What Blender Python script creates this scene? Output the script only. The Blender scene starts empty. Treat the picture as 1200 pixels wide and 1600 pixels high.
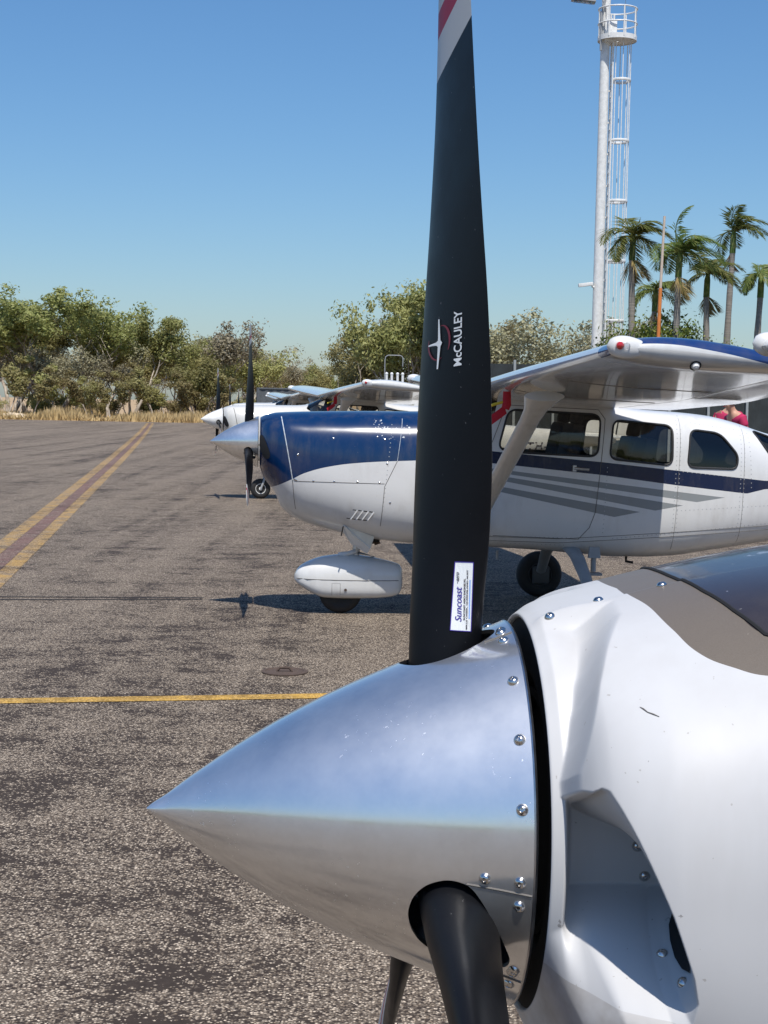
import bpy, bmesh, math, random
import numpy as np
from mathutils import Vector, Matrix, Euler

random.seed(7); rng = np.random.default_rng(7)
R = math.radians
scene = bpy.context.scene
col = scene.collection

# ------------------------------------------------------------------ camera, sky, sun, exposure
CAM_H = 1.79
cam_d = bpy.data.cameras.new('camera'); cam = bpy.data.objects.new('camera', cam_d); col.objects.link(cam)
cam_d.sensor_fit = 'VERTICAL'; cam_d.sensor_height = 36.0; cam_d.lens = 54.0
cam_d.clip_start = 0.05; cam_d.clip_end = 9000
cam.matrix_world = Matrix.Translation((0, 0, CAM_H)) @ Matrix.Rotation(R(90) - math.atan(169 / 2400), 4, 'X') @ Matrix.Rotation(R(1.1), 4, 'Z')
scene.camera = cam

SUN = Vector((0.10, -0.77, 1.45)).normalized()          # towards the sun
world = bpy.data.worlds.new('World'); scene.world = world; world.use_nodes = True
wn = world.node_tree.nodes; wl = world.node_tree.links
sky = wn.new('ShaderNodeTexSky'); sky.sky_type = 'NISHITA'; sky.sun_disc = False
sky.sun_elevation = math.asin(SUN.z); sky.sun_rotation = math.atan2(SUN.x, SUN.y)
sky.air_density = 1.2; sky.dust_density = 0.7; sky.ozone_density = 10.0; sky.altitude = 0
hsv = wn.new('ShaderNodeHueSaturation'); hsv.inputs['Saturation'].default_value = 1.09
wl.new(sky.outputs[0], hsv.inputs['Color']); wl.new(hsv.outputs[0], wn['Background'].inputs[0]); wn['Background'].inputs[1].default_value = 0.12
sun_d = bpy.data.lights.new('sun', 'SUN'); sun_d.energy = 5.0; sun_d.angle = R(0.53); sun_d.color = (1.0, 0.95, 0.87)
sun = bpy.data.objects.new('sun', sun_d); col.objects.link(sun)
sun.rotation_euler = SUN.to_track_quat('Z', 'Y').to_euler(); sun.location = (0, -20, 40)
scene.view_settings.view_transform = 'Standard'; scene.view_settings.look = 'None'
scene.view_settings.exposure = 0.0; scene.view_settings.gamma = 1.0

# ------------------------------------------------------------------ object helpers
def tag(o, label=None, cat=None, group=None, kind=None):
    if label: o['label'] = label
    if cat: o['category'] = cat
    if group: o['group'] = group
    if kind: o['kind'] = kind
    return o

def empty(name, loc=(0, 0, 0), rz=0.0, label=None, cat=None, group=None):
    o = bpy.data.objects.new(name, None); col.objects.link(o)
    o.location = loc; o.rotation_euler = (0, 0, rz); o.empty_display_size = 0.2
    return tag(o, label, cat, group)

def link(name, me, parent=None):
    o = bpy.data.objects.new(name, me); col.objects.link(o)
    if parent is not None: o.parent = parent
    return o

def mesh(name, v, f, mats=None, smooth=True, mi=None):
    me = bpy.data.meshes.new(name)
    me.from_pydata([tuple(map(float, p)) for p in v], [], [tuple(int(i) for i in q) for q in f])
    if mats is not None:
        for m in (mats if isinstance(mats, (list, tuple)) else [mats]): me.materials.append(m)
    if mi is not None: me.polygons.foreach_set('material_index', np.asarray(mi, dtype=np.int32))
    if smooth: me.polygons.foreach_set('use_smooth', np.ones(len(me.polygons), dtype=bool))
    me.validate(); me.update()
    return me

class MB:
    """collects shapes, builds ONE mesh object"""
    def __init__(s): s.v = []; s.f = []
    def add(s, v, f):
        n = len(s.v); s.v += [tuple(p) for p in v]; s.f += [tuple(i + n for i in q) for q in f]; return s
    def box(s, c, d, rot=None, taper=1.0):
        h = [x / 2 for x in d]; P = []
        for z in (-1, 1):
            k = taper if z > 0 else 1.0
            for x, y in ((-1, -1), (1, -1), (1, 1), (-1, 1)): P.append(Vector((x * h[0] * k, y * h[1] * k, z * h[2])))
        if rot is not None: P = [rot @ p for p in P]
        return s.add([p + Vector(c) for p in P], [(0, 3, 2, 1), (4, 5, 6, 7), (0, 1, 5, 4), (1, 2, 6, 5), (2, 3, 7, 6), (3, 0, 4, 7)])
    def tube(s, pts, rad, n=10, cap=True, flat=1.0):
        pts = [Vector(p) for p in pts]; m = len(pts)
        if not hasattr(rad, '__len__'): rad = [rad] * m
        V = []; t0 = (pts[1] - pts[0]).normalized()
        up = Vector((0, 0, 1)) if abs(t0.z) < .9 else Vector((1, 0, 0))
        a = t0.cross(up).normalized()
        for i in range(m):
            t = (pts[min(i + 1, m - 1)] - pts[max(i - 1, 0)]).normalized()
            a = (a - t * a.dot(t)).normalized(); b = t.cross(a)
            for k in range(n):
                w = 2 * math.pi * k / n
                V.append(pts[i] + a * (math.cos(w) * rad[i]) + b * (math.sin(w) * rad[i] * flat))
        F = [(i * n + k, i * n + (k + 1) % n, (i + 1) * n + (k + 1) % n, (i + 1) * n + k) for i in range(m - 1) for k in range(n)]
        if cap: F += [tuple(range(n))[::-1], tuple(range((m - 1) * n, m * n))]
        return s.add(V, F)
    def loop(s, pts, rad, n=6):
        pts = [Vector(p) for p in pts]; m = len(pts); V = []
        c = sum(pts, Vector()) / m
        for i in range(m):
            t = (pts[(i + 1) % m] - pts[i - 1]).normalized(); a = (pts[i] - c); a = (a - t * a.dot(t)).normalized(); b = t.cross(a)
            for k in range(n):
                w = 2 * math.pi * k / n; V.append(pts[i] + (a * math.cos(w) + b * math.sin(w)) * rad)
        return s.add(V, [(i * n + k, i * n + (k + 1) % n, ((i + 1) % m) * n + (k + 1) % n, ((i + 1) % m) * n + k) for i in range(m) for k in range(n)])
    def lathe(s, prof, M=None, n=32, close=True):
        """prof: (radius, axial); axis = local z, M maps to place"""
        V = []
        for r, z in prof:
            for k in range(n):
                w = 2 * math.pi * k / n; V.append(Vector((r * math.cos(w), r * math.sin(w), z)))
        if M is not None: V = [M @ p for p in V]
        F = [(i * n + k, i * n + (k + 1) % n, (i + 1) * n + (k + 1) % n, (i + 1) * n + k) for i in range(len(prof) - 1) for k in range(n)]
        if close: F += [tuple(range(n))[::-1], tuple(range((len(prof) - 1) * n, len(prof) * n))]
        return s.add(V, F)
    def loft(s, rings, cap=True, closed=True):
        n = len(rings[0]); V = [p for r in rings for p in r]; kk = n if closed else n - 1
        F = [(i * n + k, i * n + (k + 1) % n, (i + 1) * n + (k + 1) % n, (i + 1) * n + k) for i in range(len(rings) - 1) for k in range(kk)]
        if cap: F += [tuple(range(n))[::-1], tuple(range((len(rings) - 1) * n, len(rings) * n))]
        return s.add(V, F)
    def build(s, name, m, parent=None, smooth=True, bevel=0):
        me = mesh(name, s.v, s.f, m, smooth)
        if bevel or smooth:
            bm = bmesh.new(); bm.from_mesh(me)
            bmesh.ops.recalc_face_normals(bm, faces=bm.faces[:])
            if bevel:
                bmesh.ops.bevel(bm, geom=[e for e in bm.edges if len(e.link_faces) == 2 and e.calc_face_angle() > .6], offset=bevel, segments=2, affect='EDGES', profile=.6)
            if smooth:
                for e in bm.edges:
                    if len(e.link_faces) == 2 and e.calc_face_angle() > R(38): e.smooth = False
            bm.to_mesh(me); bm.free()
            if smooth: me.polygons.foreach_set('use_smooth', np.ones(len(me.polygons), dtype=bool))
        return link(name, me, parent)

def axis_matrix(loc, d):
    return Matrix.Translation(Vector(loc)) @ Vector(d).normalized().to_track_quat('Z', 'Y').to_matrix().to_4x4()

def rpoly(pts, rad, seg=6):
    out = []; n = len(pts)
    for i in range(n):
        p = np.array(pts[i], float); a = np.array(pts[i - 1], float) - p; b = np.array(pts[(i + 1) % n], float) - p
        la, lb = np.linalg.norm(a), np.linalg.norm(b); r = min(rad, la * .45, lb * .45)
        A = p + a / la * r; B = p + b / lb * r
        for k in range(seg + 1):
            t = k / seg; out.append((1 - t) ** 2 * A + 2 * t * (1 - t) * p + t * t * B)
    return np.array(out)

def densify(P, step):
    P = np.asarray(P); out = []
    for i in range(len(P)):
        a, b = P[i], P[(i + 1) % len(P)]; k = max(1, int(np.linalg.norm(b - a) / step))
        for j in range(k): out.append(a + (b - a) * j / k)
    return np.array(out)

def sd_poly(x, y, P):
    """signed distance (negative inside) and nearest edge index, vectorised"""
    x = np.asarray(x, float); y = np.asarray(y, float)
    P = np.asarray(P, float); d = np.full(x.shape, 1e9); idx = np.zeros(x.shape, int); ins = np.zeros(x.shape, bool); n = len(P)
    for i in range(n):
        a = P[i]; b = P[(i + 1) % n]; e = b - a
        t = np.clip(((x - a[0]) * e[0] + (y - a[1]) * e[1]) / (e @ e + 1e-12), 0, 1)
        q = np.hypot(x - a[0] - t * e[0], y - a[1] - t * e[1]); m = q < d; d = np.where(m, q, d); idx = np.where(m, i, idx)
        c = ((a[1] > y) != (b[1] > y)) & (x < (b[0] - a[0]) * (y - a[1]) / (b[1] - a[1] + 1e-12) + a[0]); ins ^= c
    return np.where(ins, -d, d), idx

def nearest_on(P, q):
    a = P; b = np.roll(P, -1, 0); e = b - a
    t = np.clip(((q - a) * e).sum(1) / ((e * e).sum(1) + 1e-12), 0, 1); c = a + e * t[:, None]
    k = np.argmin(((c - q) ** 2).sum(1)); return c[k]

def sstep(a, b, x):
    t = np.clip((x - a) / (b - a), 0, 1); return t * t * (3 - 2 * t)

# ------------------------------------------------------------------ material helpers
class NT:
    def __init__(s, name):
        s.m = bpy.data.materials.new(name); s.m.use_nodes = True; s.t = s.m.node_tree; s.b = s.t.nodes['Principled BSDF']; s.out = s.t.nodes['Material Output']
        s._c = None
    def n(s, typ, **k):
        o = s.t.nodes.new(typ)
        for a, b in k.items(): setattr(o, a, b)
        return o
    def L(s, a, b): s.t.links.new(a, b)
    def put(s, sock, v):
        if isinstance(v, bpy.types.NodeSocket): s.L(v, sock)
        elif hasattr(v, '__len__') and sock.type == 'RGBA' and len(v) == 3: sock.default_value = (*v, 1)
        else: sock.default_value = v
    def obj(s):
        if s._c is None:
            tc = s.n('ShaderNodeTexCoord'); sp = s.n('ShaderNodeSeparateXYZ'); s.L(tc.outputs['Object'], sp.inputs[0]); s._c = (tc.outputs['Object'], sp.outputs)
        return s._c[0]
    @property
    def x(s): s.obj(); return s._c[1][0]
    @property
    def y(s): s.obj(); return s._c[1][1]
    @property
    def z(s): s.obj(); return s._c[1][2]
    def math(s, op, a, b=None, clamp=False):
        o = s.n('ShaderNodeMath', operation=op, use_clamp=clamp); s.put(o.inputs[0], a)
        if b is not None: s.put(o.inputs[1], b)
        return o.outputs[0]
    def mul(s, *a):
        r = a[0]
        for q in a[1:]: r = s.math('MULTIPLY', r, q)
        return r
    def mixc(s, f, a, b, blend='MIX'):
        o = s.n('ShaderNodeMix', data_type='RGBA', blend_type=blend); s.put(o.inputs['Factor'], f); s.put(o.inputs[6], a); s.put(o.inputs[7], b); return o.outputs[2]
    def ramp(s, f, stops, interp='LINEAR'):
        o = s.n('ShaderNodeValToRGB'); cr = o.color_ramp; cr.interpolation = interp
        while len(cr.elements) < len(stops): cr.elements.new(.5)
        for e, (p, c) in zip(cr.elements, stops): e.position = p; e.color = (c, c, c, 1) if not hasattr(c, '__len__') else (*c, 1)
        s.put(o.inputs[0], f); return o.outputs[0]
    def noise(s, scale, detail=2, rough=.5, vec=None, dist=0.0, dim='3D'):
        o = s.n('ShaderNodeTexNoise'); o.inputs['Scale'].default_value = scale; o.inputs['Detail'].default_value = detail; o.inputs['Roughness'].default_value = rough; o.inputs['Distortion'].default_value = dist
        s.L(vec if vec is not None else s.obj(), o.inputs['Vector']); return o.outputs[0]
    def scaled(s, sx, sy, sz, vec=None):
        o = s.n('ShaderNodeMapping'); o.inputs['Scale'].default_value = (sx, sy, sz); s.L(vec if vec is not None else s.obj(), o.inputs[0]); return o.outputs[0]
    def vor(s, scale, vec=None, feature='F1', out=0):
        o = s.n('ShaderNodeTexVoronoi', feature=feature); o.inputs['Scale'].default_value = scale; s.L(vec if vec is not None else s.obj(), o.inputs['Vector']); return o.outputs[out]
    def curve(s, inp, pts, handle='AUTO'):
        xs = [p[0] for p in pts]; zs = [p[1] for p in pts]; x0, x1 = min(xs), max(xs); z0, z1 = min(zs), max(zs)
        if z1 - z0 < 1e-6: z1 = z0 + 1
        f = s.math('DIVIDE', s.math('SUBTRACT', inp, x0), x1 - x0, clamp=True)
        o = s.n('ShaderNodeFloatCurve'); c = o.mapping.curves[0]
        P = sorted(((p[0] - x0) / (x1 - x0), (p[1] - z0) / (z1 - z0)) for p in pts)
        c.points[0].location = P[0]; c.points[1].location = P[-1]
        for p in P[1:-1]: c.points.new(*p)
        for p in c.points: p.handle_type = handle
        o.mapping.update(); s.L(f, o.inputs['Value'])
        return s.math('ADD', s.math('MULTIPLY', o.outputs[0], z1 - z0), z0)
    def gt(s, a, b): return s.math('GREATER_THAN', a, b)
    def lt(s, a, b): return s.math('LESS_THAN', a, b)
    def bump(s, h, strength=.3, dist=.01):
        o = s.n('ShaderNodeBump'); o.inputs['Strength'].default_value = strength; o.inputs['Distance'].default_value = dist; s.put(o.inputs['Height'], h); s.L(o.outputs[0], s.b.inputs['Normal']); return o
    def set(s, **k):
        for a, v in k.items(): s.put(s.b.inputs[{'color': 'Base Color', 'rough': 'Roughness', 'metal': 'Metallic', 'coat': 'Coat Weight', 'coatr': 'Coat Roughness', 'ior': 'IOR', 'spec': 'Specular IOR Level', 'trans': 'Transmission Weight', 'alpha': 'Alpha', 'sub': 'Subsurface Weight', 'aniso': 'Anisotropic'}[a]], v)
        return s

def simple(name, c, rough=.5, metal=0.0, coat=0.0, vary=.12, scale=9, bump=0.0):
    t = NT(name); n = t.noise(scale, 4, .6)
    t.set(color=t.mixc(t.ramp(n, [(.3, 0), (.7, 1)]), tuple(x * (1 - vary) for x in c), tuple(min(1, x * (1 + vary)) for x in c)), rough=rough, metal=metal, coat=coat)
    t.put(t.b.inputs['Roughness'], t.math('ADD', t.math('MULTIPLY', n, .14), rough - .07))
    if bump: t.bump(t.noise(scale * 6, 3), bump, .004)
    return t.m

def paint_base(t, colr, rough=.22, coat=.35, dirt=.10, wav=.06, wavs=5.0):
    """gloss paint with faint grime, streaks and a slightly wavy skin"""
    n1 = t.noise(2.3, 5, .62); n2 = t.noise(14, 4, .6, vec=t.scaled(1, 1, .25)); n3 = t.noise(120, 2)
    g = t.mul(t.ramp(n1, [(.42, 0), (.75, 1)]), t.ramp(n2, [(.4, 0), (.72, 1)]))
    c = t.mixc(t.math('MULTIPLY', g, dirt * 3), colr, (.22, .18, .13))
    speck = t.math('MULTIPLY', t.gt(n3, .745), .5)
    c = t.mixc(speck, c, (.25, .22, .19))
    t.set(color=c, rough=t.math('ADD', t.math('MULTIPLY', n1, .16), rough - .06), coat=coat, coatr=.08)
    if wav: t.bump(t.noise(wavs, 1), wav, .02)
    return t

M = {}
M['white_plain'] = paint_base(NT('white_paint'), (.67, .67, .66)).m
M['under'] = None
M['navy'] = paint_base(NT('navy_paint'), (.010, .035, .13)).m
M['blackrubber'] = simple('black_rubber', (.018, .017, .017), .75, vary=.3, scale=30, bump=.25)
M['seal'] = simple('seal_rubber', (.02, .02, .022), .6)
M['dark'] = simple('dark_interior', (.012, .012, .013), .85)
M['lining'] = simple('cabin_lining_cloth', (.035, .036, .04), .9)
M['seat'] = simple('seat_cloth', (.018, .019, .024), .9, bump=.2)
M['steel'] = simple('brushed_steel', (.55, .55, .56), .32, 1.0, scale=40)
M['screw'] = simple('screw_steel', (.62, .60, .58), .22, 1.0, scale=60)
M['grey_metal'] = simple('grey_painted_metal', (.30, .31, .32), .45)
M['dark_metal'] = simple('dark_painted_metal', (.06, .06, .062), .5)
M['white_metal'] = simple('white_painted_metal', (.74, .74, .72), .45)
M['red_cloth'] = simple('red_cloth', (.42, .012, .025), .85, bump=.3)
M['yellow_cloth'] = simple('yellow_cloth', (.62, .48, .04), .85)
M['cream'] = simple('cream_paint', (.72, .66, .54), .35, coat=.2)
M['seam'] = simple('seam_dirt', (.13, .12, .11), .7)
M['seam_pale'] = simple('chipped_seam', (.50, .54, .58), .6, vary=.35, scale=40)

t = NT('polished_aluminium')                      # spinner: turned, lightly scuffed aluminium
n1 = t.noise(7, 5, .65); n2 = t.noise(60, 5, .7); sc = t.noise(260, 2, .5, vec=t.scaled(.12, 1, 1)); sm = t.noise(16, 3, .6, dist=.6)
spots = t.mul(t.gt(t.noise(210, 2, .5), .70), t.ramp(t.noise(9, 2), [(.5, 0), (.6, 1)]))
t.set(color=t.mixc(spots, t.mixc(n1, (.78, .78, .78), (.87, .87, .865)), (.9, .92, .95)), metal=1.0, aniso=.25,
      rough=t.math('ADD', t.math('ADD', t.math('MULTIPLY', n1, .10), t.math('MULTIPLY', t.ramp(n2, [(.45, 0), (.7, 1)]), .05)), t.math('ADD', .07, t.math('MULTIPLY', spots, .3))))
t.bump(t.math('ADD', t.math('MULTIPLY', sc, .25), t.math('MULTIPLY', sm, .6)), .010, .004)
gl = t.n('ShaderNodeBsdfGlossy'); gl.inputs['Roughness'].default_value = .52; gl.inputs[0].default_value = (.86, .86, .86, 1); mxs = t.n('ShaderNodeMixShader')
t.L(t.math('ADD', .30, t.math('MULTIPLY', t.ramp(n1, [(.35, 0), (.7, 1)]), .25)), mxs.inputs[0]); t.L(t.b.outputs[0], mxs.inputs[1]); t.L(gl.outputs[0], mxs.inputs[2]); t.L(mxs.outputs[0], t.out.inputs[0])
M['alu'] = t.m
t = NT('blade_black_paint')
n1 = t.noise(20, 4, .6); nk = t.math('MULTIPLY', t.gt(t.noise(190, 2), .765), .7)
z = t.z; xs_ = t.math('MULTIPLY', t.x, 1.6)
zz = t.math('SUBTRACT', z, xs_)
# tip bands are painted on the slant: white, red, white
wb = t.gt(zz, .797); rb = t.mul(t.gt(zz, .843), t.lt(zz, .872))
c = t.mixc(n1, (.0045, .0050, .0065), (.008, .0085, .0105))
c = t.mixc(nk, c, (.16, .16, .17))
c = t.mixc(wb, c, (.52, .52, .51)); c = t.mixc(rb, c, (.36, .012, .035))
t.set(color=c, rough=t.math('ADD', t.math('MULTIPLY', n1, .18), .30), spec=.13); t.bump(t.noise(320, 2), .05, .001)
M['blade'] = t.m

def glass_mat(name, tint, gl=.06):
    t = NT(name); tr = t.n('ShaderNodeBsdfTransparent'); tr.inputs[0].default_value = (*tint, 1)
    g = t.n('ShaderNodeBsdfGlossy'); g.inputs['Roughness'].default_value = .02; g.inputs[0].default_value = (.9, .9, .9, 1)
    fr = t.n('ShaderNodeFresnel'); fr.inputs[0].default_value = 1.45; mx = t.n('ShaderNodeMixShader')
    t.L(t.math('ADD', t.math('MULTIPLY', fr.outputs[0], .8), gl - .04), mx.inputs[0]); t.L(tr.outputs[0], mx.inputs[1]); t.L(g.outputs[0], mx.inputs[2]); t.L(mx.outputs[0], t.out.inputs[0]); return t.m
M['glass'] = glass_mat('tinted_acrylic', (.74, .72, .66))
M['clear'] = glass_mat('clear_lens', (.92, .93, .95), .12)
t = NT('green_lens'); t.set(color=(.01, .05, .06), rough=.06, coat=.8); M['greenlens'] = t.m
t = NT('red_lens'); t.set(color=(.45, .02, .02), rough=.08, coat=.8); M['redlens'] = t.m

# ------------------------------------------------------------------ ground and apron
def asphalt_color(t):
    """worn chip seal: pale stone chips in dark binder, bleeding patches, wheel tracks"""
    p = t.obj()
    cell = t.vor(104, vec=t.scaled(1, 1, 1), out=1)                       # random colour per chip
    sep = t.n('ShaderNodeSeparateColor'); t.L(cell, sep.inputs[0]); rnd = sep.outputs[0]; rnd2 = sep.outputs[1]
    dist = t.vor(104, out=0)
    fine = t.noise(150, 2, .6)
    big = t.noise(.55, 5, .62, dist=.3); mid = t.noise(2.6, 5, .65, vec=t.scaled(.8, 1.1, 1)); small = t.noise(9, 4, .6, vec=t.scaled(.9, 1.1, 1))
    track = t.noise(1.0, 4, .6, vec=t.scaled(1.15, .035, 1), dist=.4); cross = t.noise(.5, 4, .6, vec=t.scaled(.12, 2.3, 1))
    cover = t.math('ADD', t.math('ADD', t.math('MULTIPLY', big, .26), t.math('MULTIPLY', mid, .44)), t.math('ADD', t.math('MULTIPLY', small, .30), t.math('ADD', t.math('MULTIPLY', track, .50), t.math('MULTIPLY', cross, .10))))
    dens = t.ramp(cover, [(.72, .92), (.81, .76), (.87, .46), (.925, .08)])
    chip = t.mul(t.lt(rnd, dens), t.ramp(dist, [(.38, 1), (.58, .22)]), t.ramp(t.noise(70, 3, .7), [(.36, .35), (.52, 1)]))
    stone = t.mixc(t.ramp(rnd2, [(.15, 0), (.9, 1)]), (.25, .185, .13), (.86, .715, .555))
    stone = t.mixc(t.math('MULTIPLY', fine, .5), stone, (.32, .27, .21))
    binder = t.mixc(t.noise(30, 3), (.024, .017, .013), (.062, .046, .036))
    return t.mixc(chip, binder, stone), t.math('ADD', chip, t.math('MULTIPLY', fine, .3)), chip, cover

t = NT('apron_asphalt'); c, h, chip, cov = asphalt_color(t); t.set(color=c, rough=.82, spec=.25); t.bump(h, .8, .007); M['asphalt'] = t.m
def marking(name, c0, c1, wear):
    t = NT(name); c, h, chip, cov = asphalt_color(t)
    w = t.noise(3.2, 5, .7); w2 = t.noise(40, 3, .6)
    keep = t.math('ADD', t.ramp(w, [(wear - .12, .25), (wear + .1, 1)]), t.math('MULTIPLY', t.math('SUBTRACT', w2, .5), .9), clamp=True)
    keep = t.mul(keep, t.math('ADD', .46, t.math('MULTIPLY', chip, .54)), t.ramp(cov, [(.78, 1), (.92, .72)]))
    t.set(color=t.mixc(keep, c, t.mixc(w2, c0, c1)), rough=.75, spec=.3); t.bump(h, .4, .005); return t.m
M['line_yellow'] = marking('yellow_line_paint', (.47, .26, .05), (.60, .37, .085), .55)
M['line_yellow_near'] = marking('fresh_yellow_line_paint', (.66, .36, .04), (.78, .48, .08), .30)
M['line_red'] = marking('faded_maroon_line_paint', (.14, .055, .055), (.22, .10, .085), .50)
t = NT('dry_soil'); n = t.noise(.35, 6, .65); t.set(color=t.mixc(n, (.30, .19, .10), (.52, .38, .22)), rough=.95); t.bump(t.noise(3, 5), .5, .1); M['soil'] = t.m
M['mark'] = simple('tyre_mark_rubber', (.030, .025, .022), .85, vary=.5, scale=14)

def sheet(name, pts, z, m, kind='structure'):
    o = link(name, mesh(name, [(x, y, z) for x, y in pts], [tuple(range(len(pts)))], m, False)); return tag(o, kind=kind)
sheet('ground', [(-4000, -4000), (4000, -4000), (4000, 4000), (-4000, 4000)], -.03, M['soil'])
sheet('apron', [(-260, -220), (180, -220), (180, 127), (10, 127.5), (-14.6, 125.3), (-15.2, 121.6), (-30, 121.2), (-70, 117), (-260, 104)], 0, M['asphalt'])

def strip(name, cx, w, z, m, off0, y0=4.0, y1=116):
    P = []; ys = np.linspace(y0, y1, 40)
    lx = lambda y: cx - .130 * (y - 17.25) - .00007 * (y - 17.25) ** 2
    P = [(lx(y) + off0 - w / 2, y, z) for y in ys] + [(lx(y) + off0 + w / 2, y, z) for y in ys]
    n = len(ys); o = link(name, mesh(name, P, [(i, n + i, n + i + 1, i + 1) for i in range(n - 1)], m, False)); return tag(o, kind='structure')
strip('taxiway_line', -4.24, .20, .004, M['line_yellow'], -.20)
strip('taxiway_line', -4.24, .19, .004, M['line_red'], 0.0)
strip('taxiway_line', -4.24, .18, .004, M['line_yellow'], .19)
d = Vector((1.888, .349, 0)).normalized(); nn = Vector((-d.y, d.x, 0)); c0 = Vector((-2.238, 8.935, 0))
q = [c0 - d * 7 - nn * .075, c0 + d * 5 - nn * .075, c0 + d * 5 + nn * .075, c0 - d * 7 + nn * .075]
sheet('stand_line', [(p.x, p.y) for p in q], .004, M['line_yellow_near'])
for ya, yb, w in ((13.62, 13.85, .05), (13.40, 13.74, .05)):
    a = Vector((-3.75, ya, 0)); b = Vector((-1.62, yb, 0)); e = (b - a).normalized(); m_ = Vector((-e.y, e.x, 0)) * w / 2
    sheet('tyre_mark', [((a - m_).x, (a - m_).y), ((b - m_).x, (b - m_).y), ((b + m_).x, (b + m_).y), ((a + m_).x, (a + m_).y)], .004, M['mark'])

pit = empty('tie_down_point', (-.64, 10.1, 0), 0, 'round rusty tie-down plate set in the asphalt beside the thin yellow line', 'tie-down')
t = NT('rusty_iron'); n = t.noise(40, 4); t.set(color=t.mixc(n, (.045, .032, .026), (.12, .08, .06)), rough=.85); M['rust'] = t.m
MB().lathe([(.155, .002), (.155, .009), (.13, .011), (.125, .006), (.0, .005)], n=28, close=False).build('plate', M['rust'], pit)
MB().tube([(-.05, 0, .008), (-.03, 0, .03), (.03, 0, .03), (.05, 0, .008)], .009, 8).build('ring_bar', M['rust'], pit)

# ------------------------------------------------------------------ propeller blade (pitch axis = +Z, x aft, +y = direction of travel of an upright blade)
BR = [.06, .10, .13, .156, .21, .246, .30, .352, .461, .535, .61, .687, .76, .843, .90, .94, .965, .978]
BC = [.074, .074, .074, .076, .088, .104, .128, .146, .158, .158, .153, .146, .138, .124, .110, .092, .066, .03]      # chord
BB = [62, 62, 62, 58, 41, 33.8, 26.3, 23.1, 19, 16.3, 13.3, 10.6, 8.6, 8, 8, 8, 8, 8]                               # pitch, degrees
BX = [0, -.0004, -.0007, -.0005, .0029, .0078, .0101, .0107, .0099, .0094, .0083, .0074, .0066, .0047, .003, .0018, .001, .0003]
BT = [1, 1, .97, .90, .62, .46, .33, .25, .165, .135, .115, .105, .10, .09, .088, .085, .085, .09]
def smooth_tab(r, Y):
    """table lookup smoothed over 3 cm so the edges stay fair"""
    return float(np.mean(np.interp(np.clip(np.linspace(r - .03, r + .03, 9), BR[0], BR[-1] if r > .93 else .95), BR, Y))) if r < .93 else float(np.interp(r, BR, Y))
def blade_at(r): return smooth_tab(r, BC), R(smooth_tab(r, BB)), smooth_tab(r, BT)
def half_t(u, c, tk):
    """half thickness at chord fraction u (-.5 trailing .. .5 leading)"""
    s = .5 - u; s = min(max(s, 0), 1)
    ell = math.sqrt(max(0, .25 - u * u)) * 2 * .5
    air = 5 * .2 * (.2969 * math.sqrt(s) - .126 * s - .3516 * s * s + .2843 * s ** 3 - .1015 * s ** 4) / .1 * .5
    k = min(1, max(0, (tk - .2) / .6))
    return c * tk * (ell * k + air * (1 - k))
def blade_point(r, u, side, off=0.0):
    c, b, tk = blade_at(r); h = half_t(u, c, tk) * side
    h *= 1 + .25 * side * min(1, max(0, (.8 - tk) / .5))
    h += off * side
    ec = (-math.sin(b), math.cos(b)); en = (-math.cos(b), -math.sin(b))
    x = ec[0] * u * c + en[0] * h + smooth_tab(r, BX); y = ec[1] * u * c + en[1] * h
    return Vector((x, y, r))
def blade_from_view(xv, r, off=.0006):
    """point on the front face whose x offset (seen square from the side) is xv"""
    lo, hi = -.5, .5
    for _ in range(18):
        m = (lo + hi) / 2
        if blade_point(r, m, 1).x > xv: lo = m
        else: hi = m
    return blade_point(r, (lo + hi) / 2, 1, off)
def blade_mesh():
    rs = np.concatenate([np.linspace(.06, .30, 26), np.linspace(.31, .93, 42), np.linspace(.935, .978, 12)])
    us = .5 * np.cos(np.linspace(0, math.pi, 20)); rings = []
    for r in rs:
        ring = [blade_point(r, u, 1) for u in us] + [blade_point(r, u, -1) for u in us[::-1][1:-1]]
        rings.append(ring)
    b = MB().loft(rings); return b
_bm = blade_mesh()
BLADE = _bm.build('propeller_blade', M['blade']); BLADE_ME = BLADE.data; bpy.data.objects.remove(BLADE)

def text_mesh(s, bold=0.0, shear=0.0, space=1.0):
    cu = bpy.data.curves.new('txt', 'FONT'); cu.body = s; cu.size = 1; cu.offset = bold; cu.shear = shear; cu.space_character = space; cu.resolution_u = 4; cu.fill_mode = 'FRONT'
    o = bpy.data.objects.new('txt', cu); col.objects.link(o); bpy.context.view_layer.update()
    me = o.to_mesh(); V = np.array([v.co[:] for v in me.vertices]); F = [tuple(p.vertices) for p in me.polygons]; o.to_mesh_clear()
    bpy.data.objects.remove(o); bpy.data.curves.remove(cu); return V, F

def blade_lettering(name, s, r0, r1, xa, xb, m, parent, bold=0.0, shear=0.0, off=.0008):
    """text running up the blade; letter tops towards -x. xa = baseline x, xb = top x"""
    V, F = text_mesh(s, bold, shear); lo = V.min(0); hi = V.max(0)
    P = [blade_from_view(xa + (v[1] - lo[1]) / (hi[1] - lo[1]) * (xb - xa), r0 + (v[0] - lo[0]) / (hi[0] - lo[0]) * (r1 - r0), off) for v in V]
    return link(name, mesh(name, P, F, m, False), parent)

M['decal_white'] = simple('white_decal', (.78, .80, .80), .4, vary=.05)
M['decal_red'] = simple('red_decal', (.17, .008, .02), .45, vary=.1)
M['decal_ink'] = simple('black_ink', (.03, .02, .03), .5)
M['decal_violet'] = simple('violet_ink', (.05, .03, .28), .5)
M['decal_blue'] = simple('pale_blue_ink', (.25, .42, .78), .5)

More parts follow.
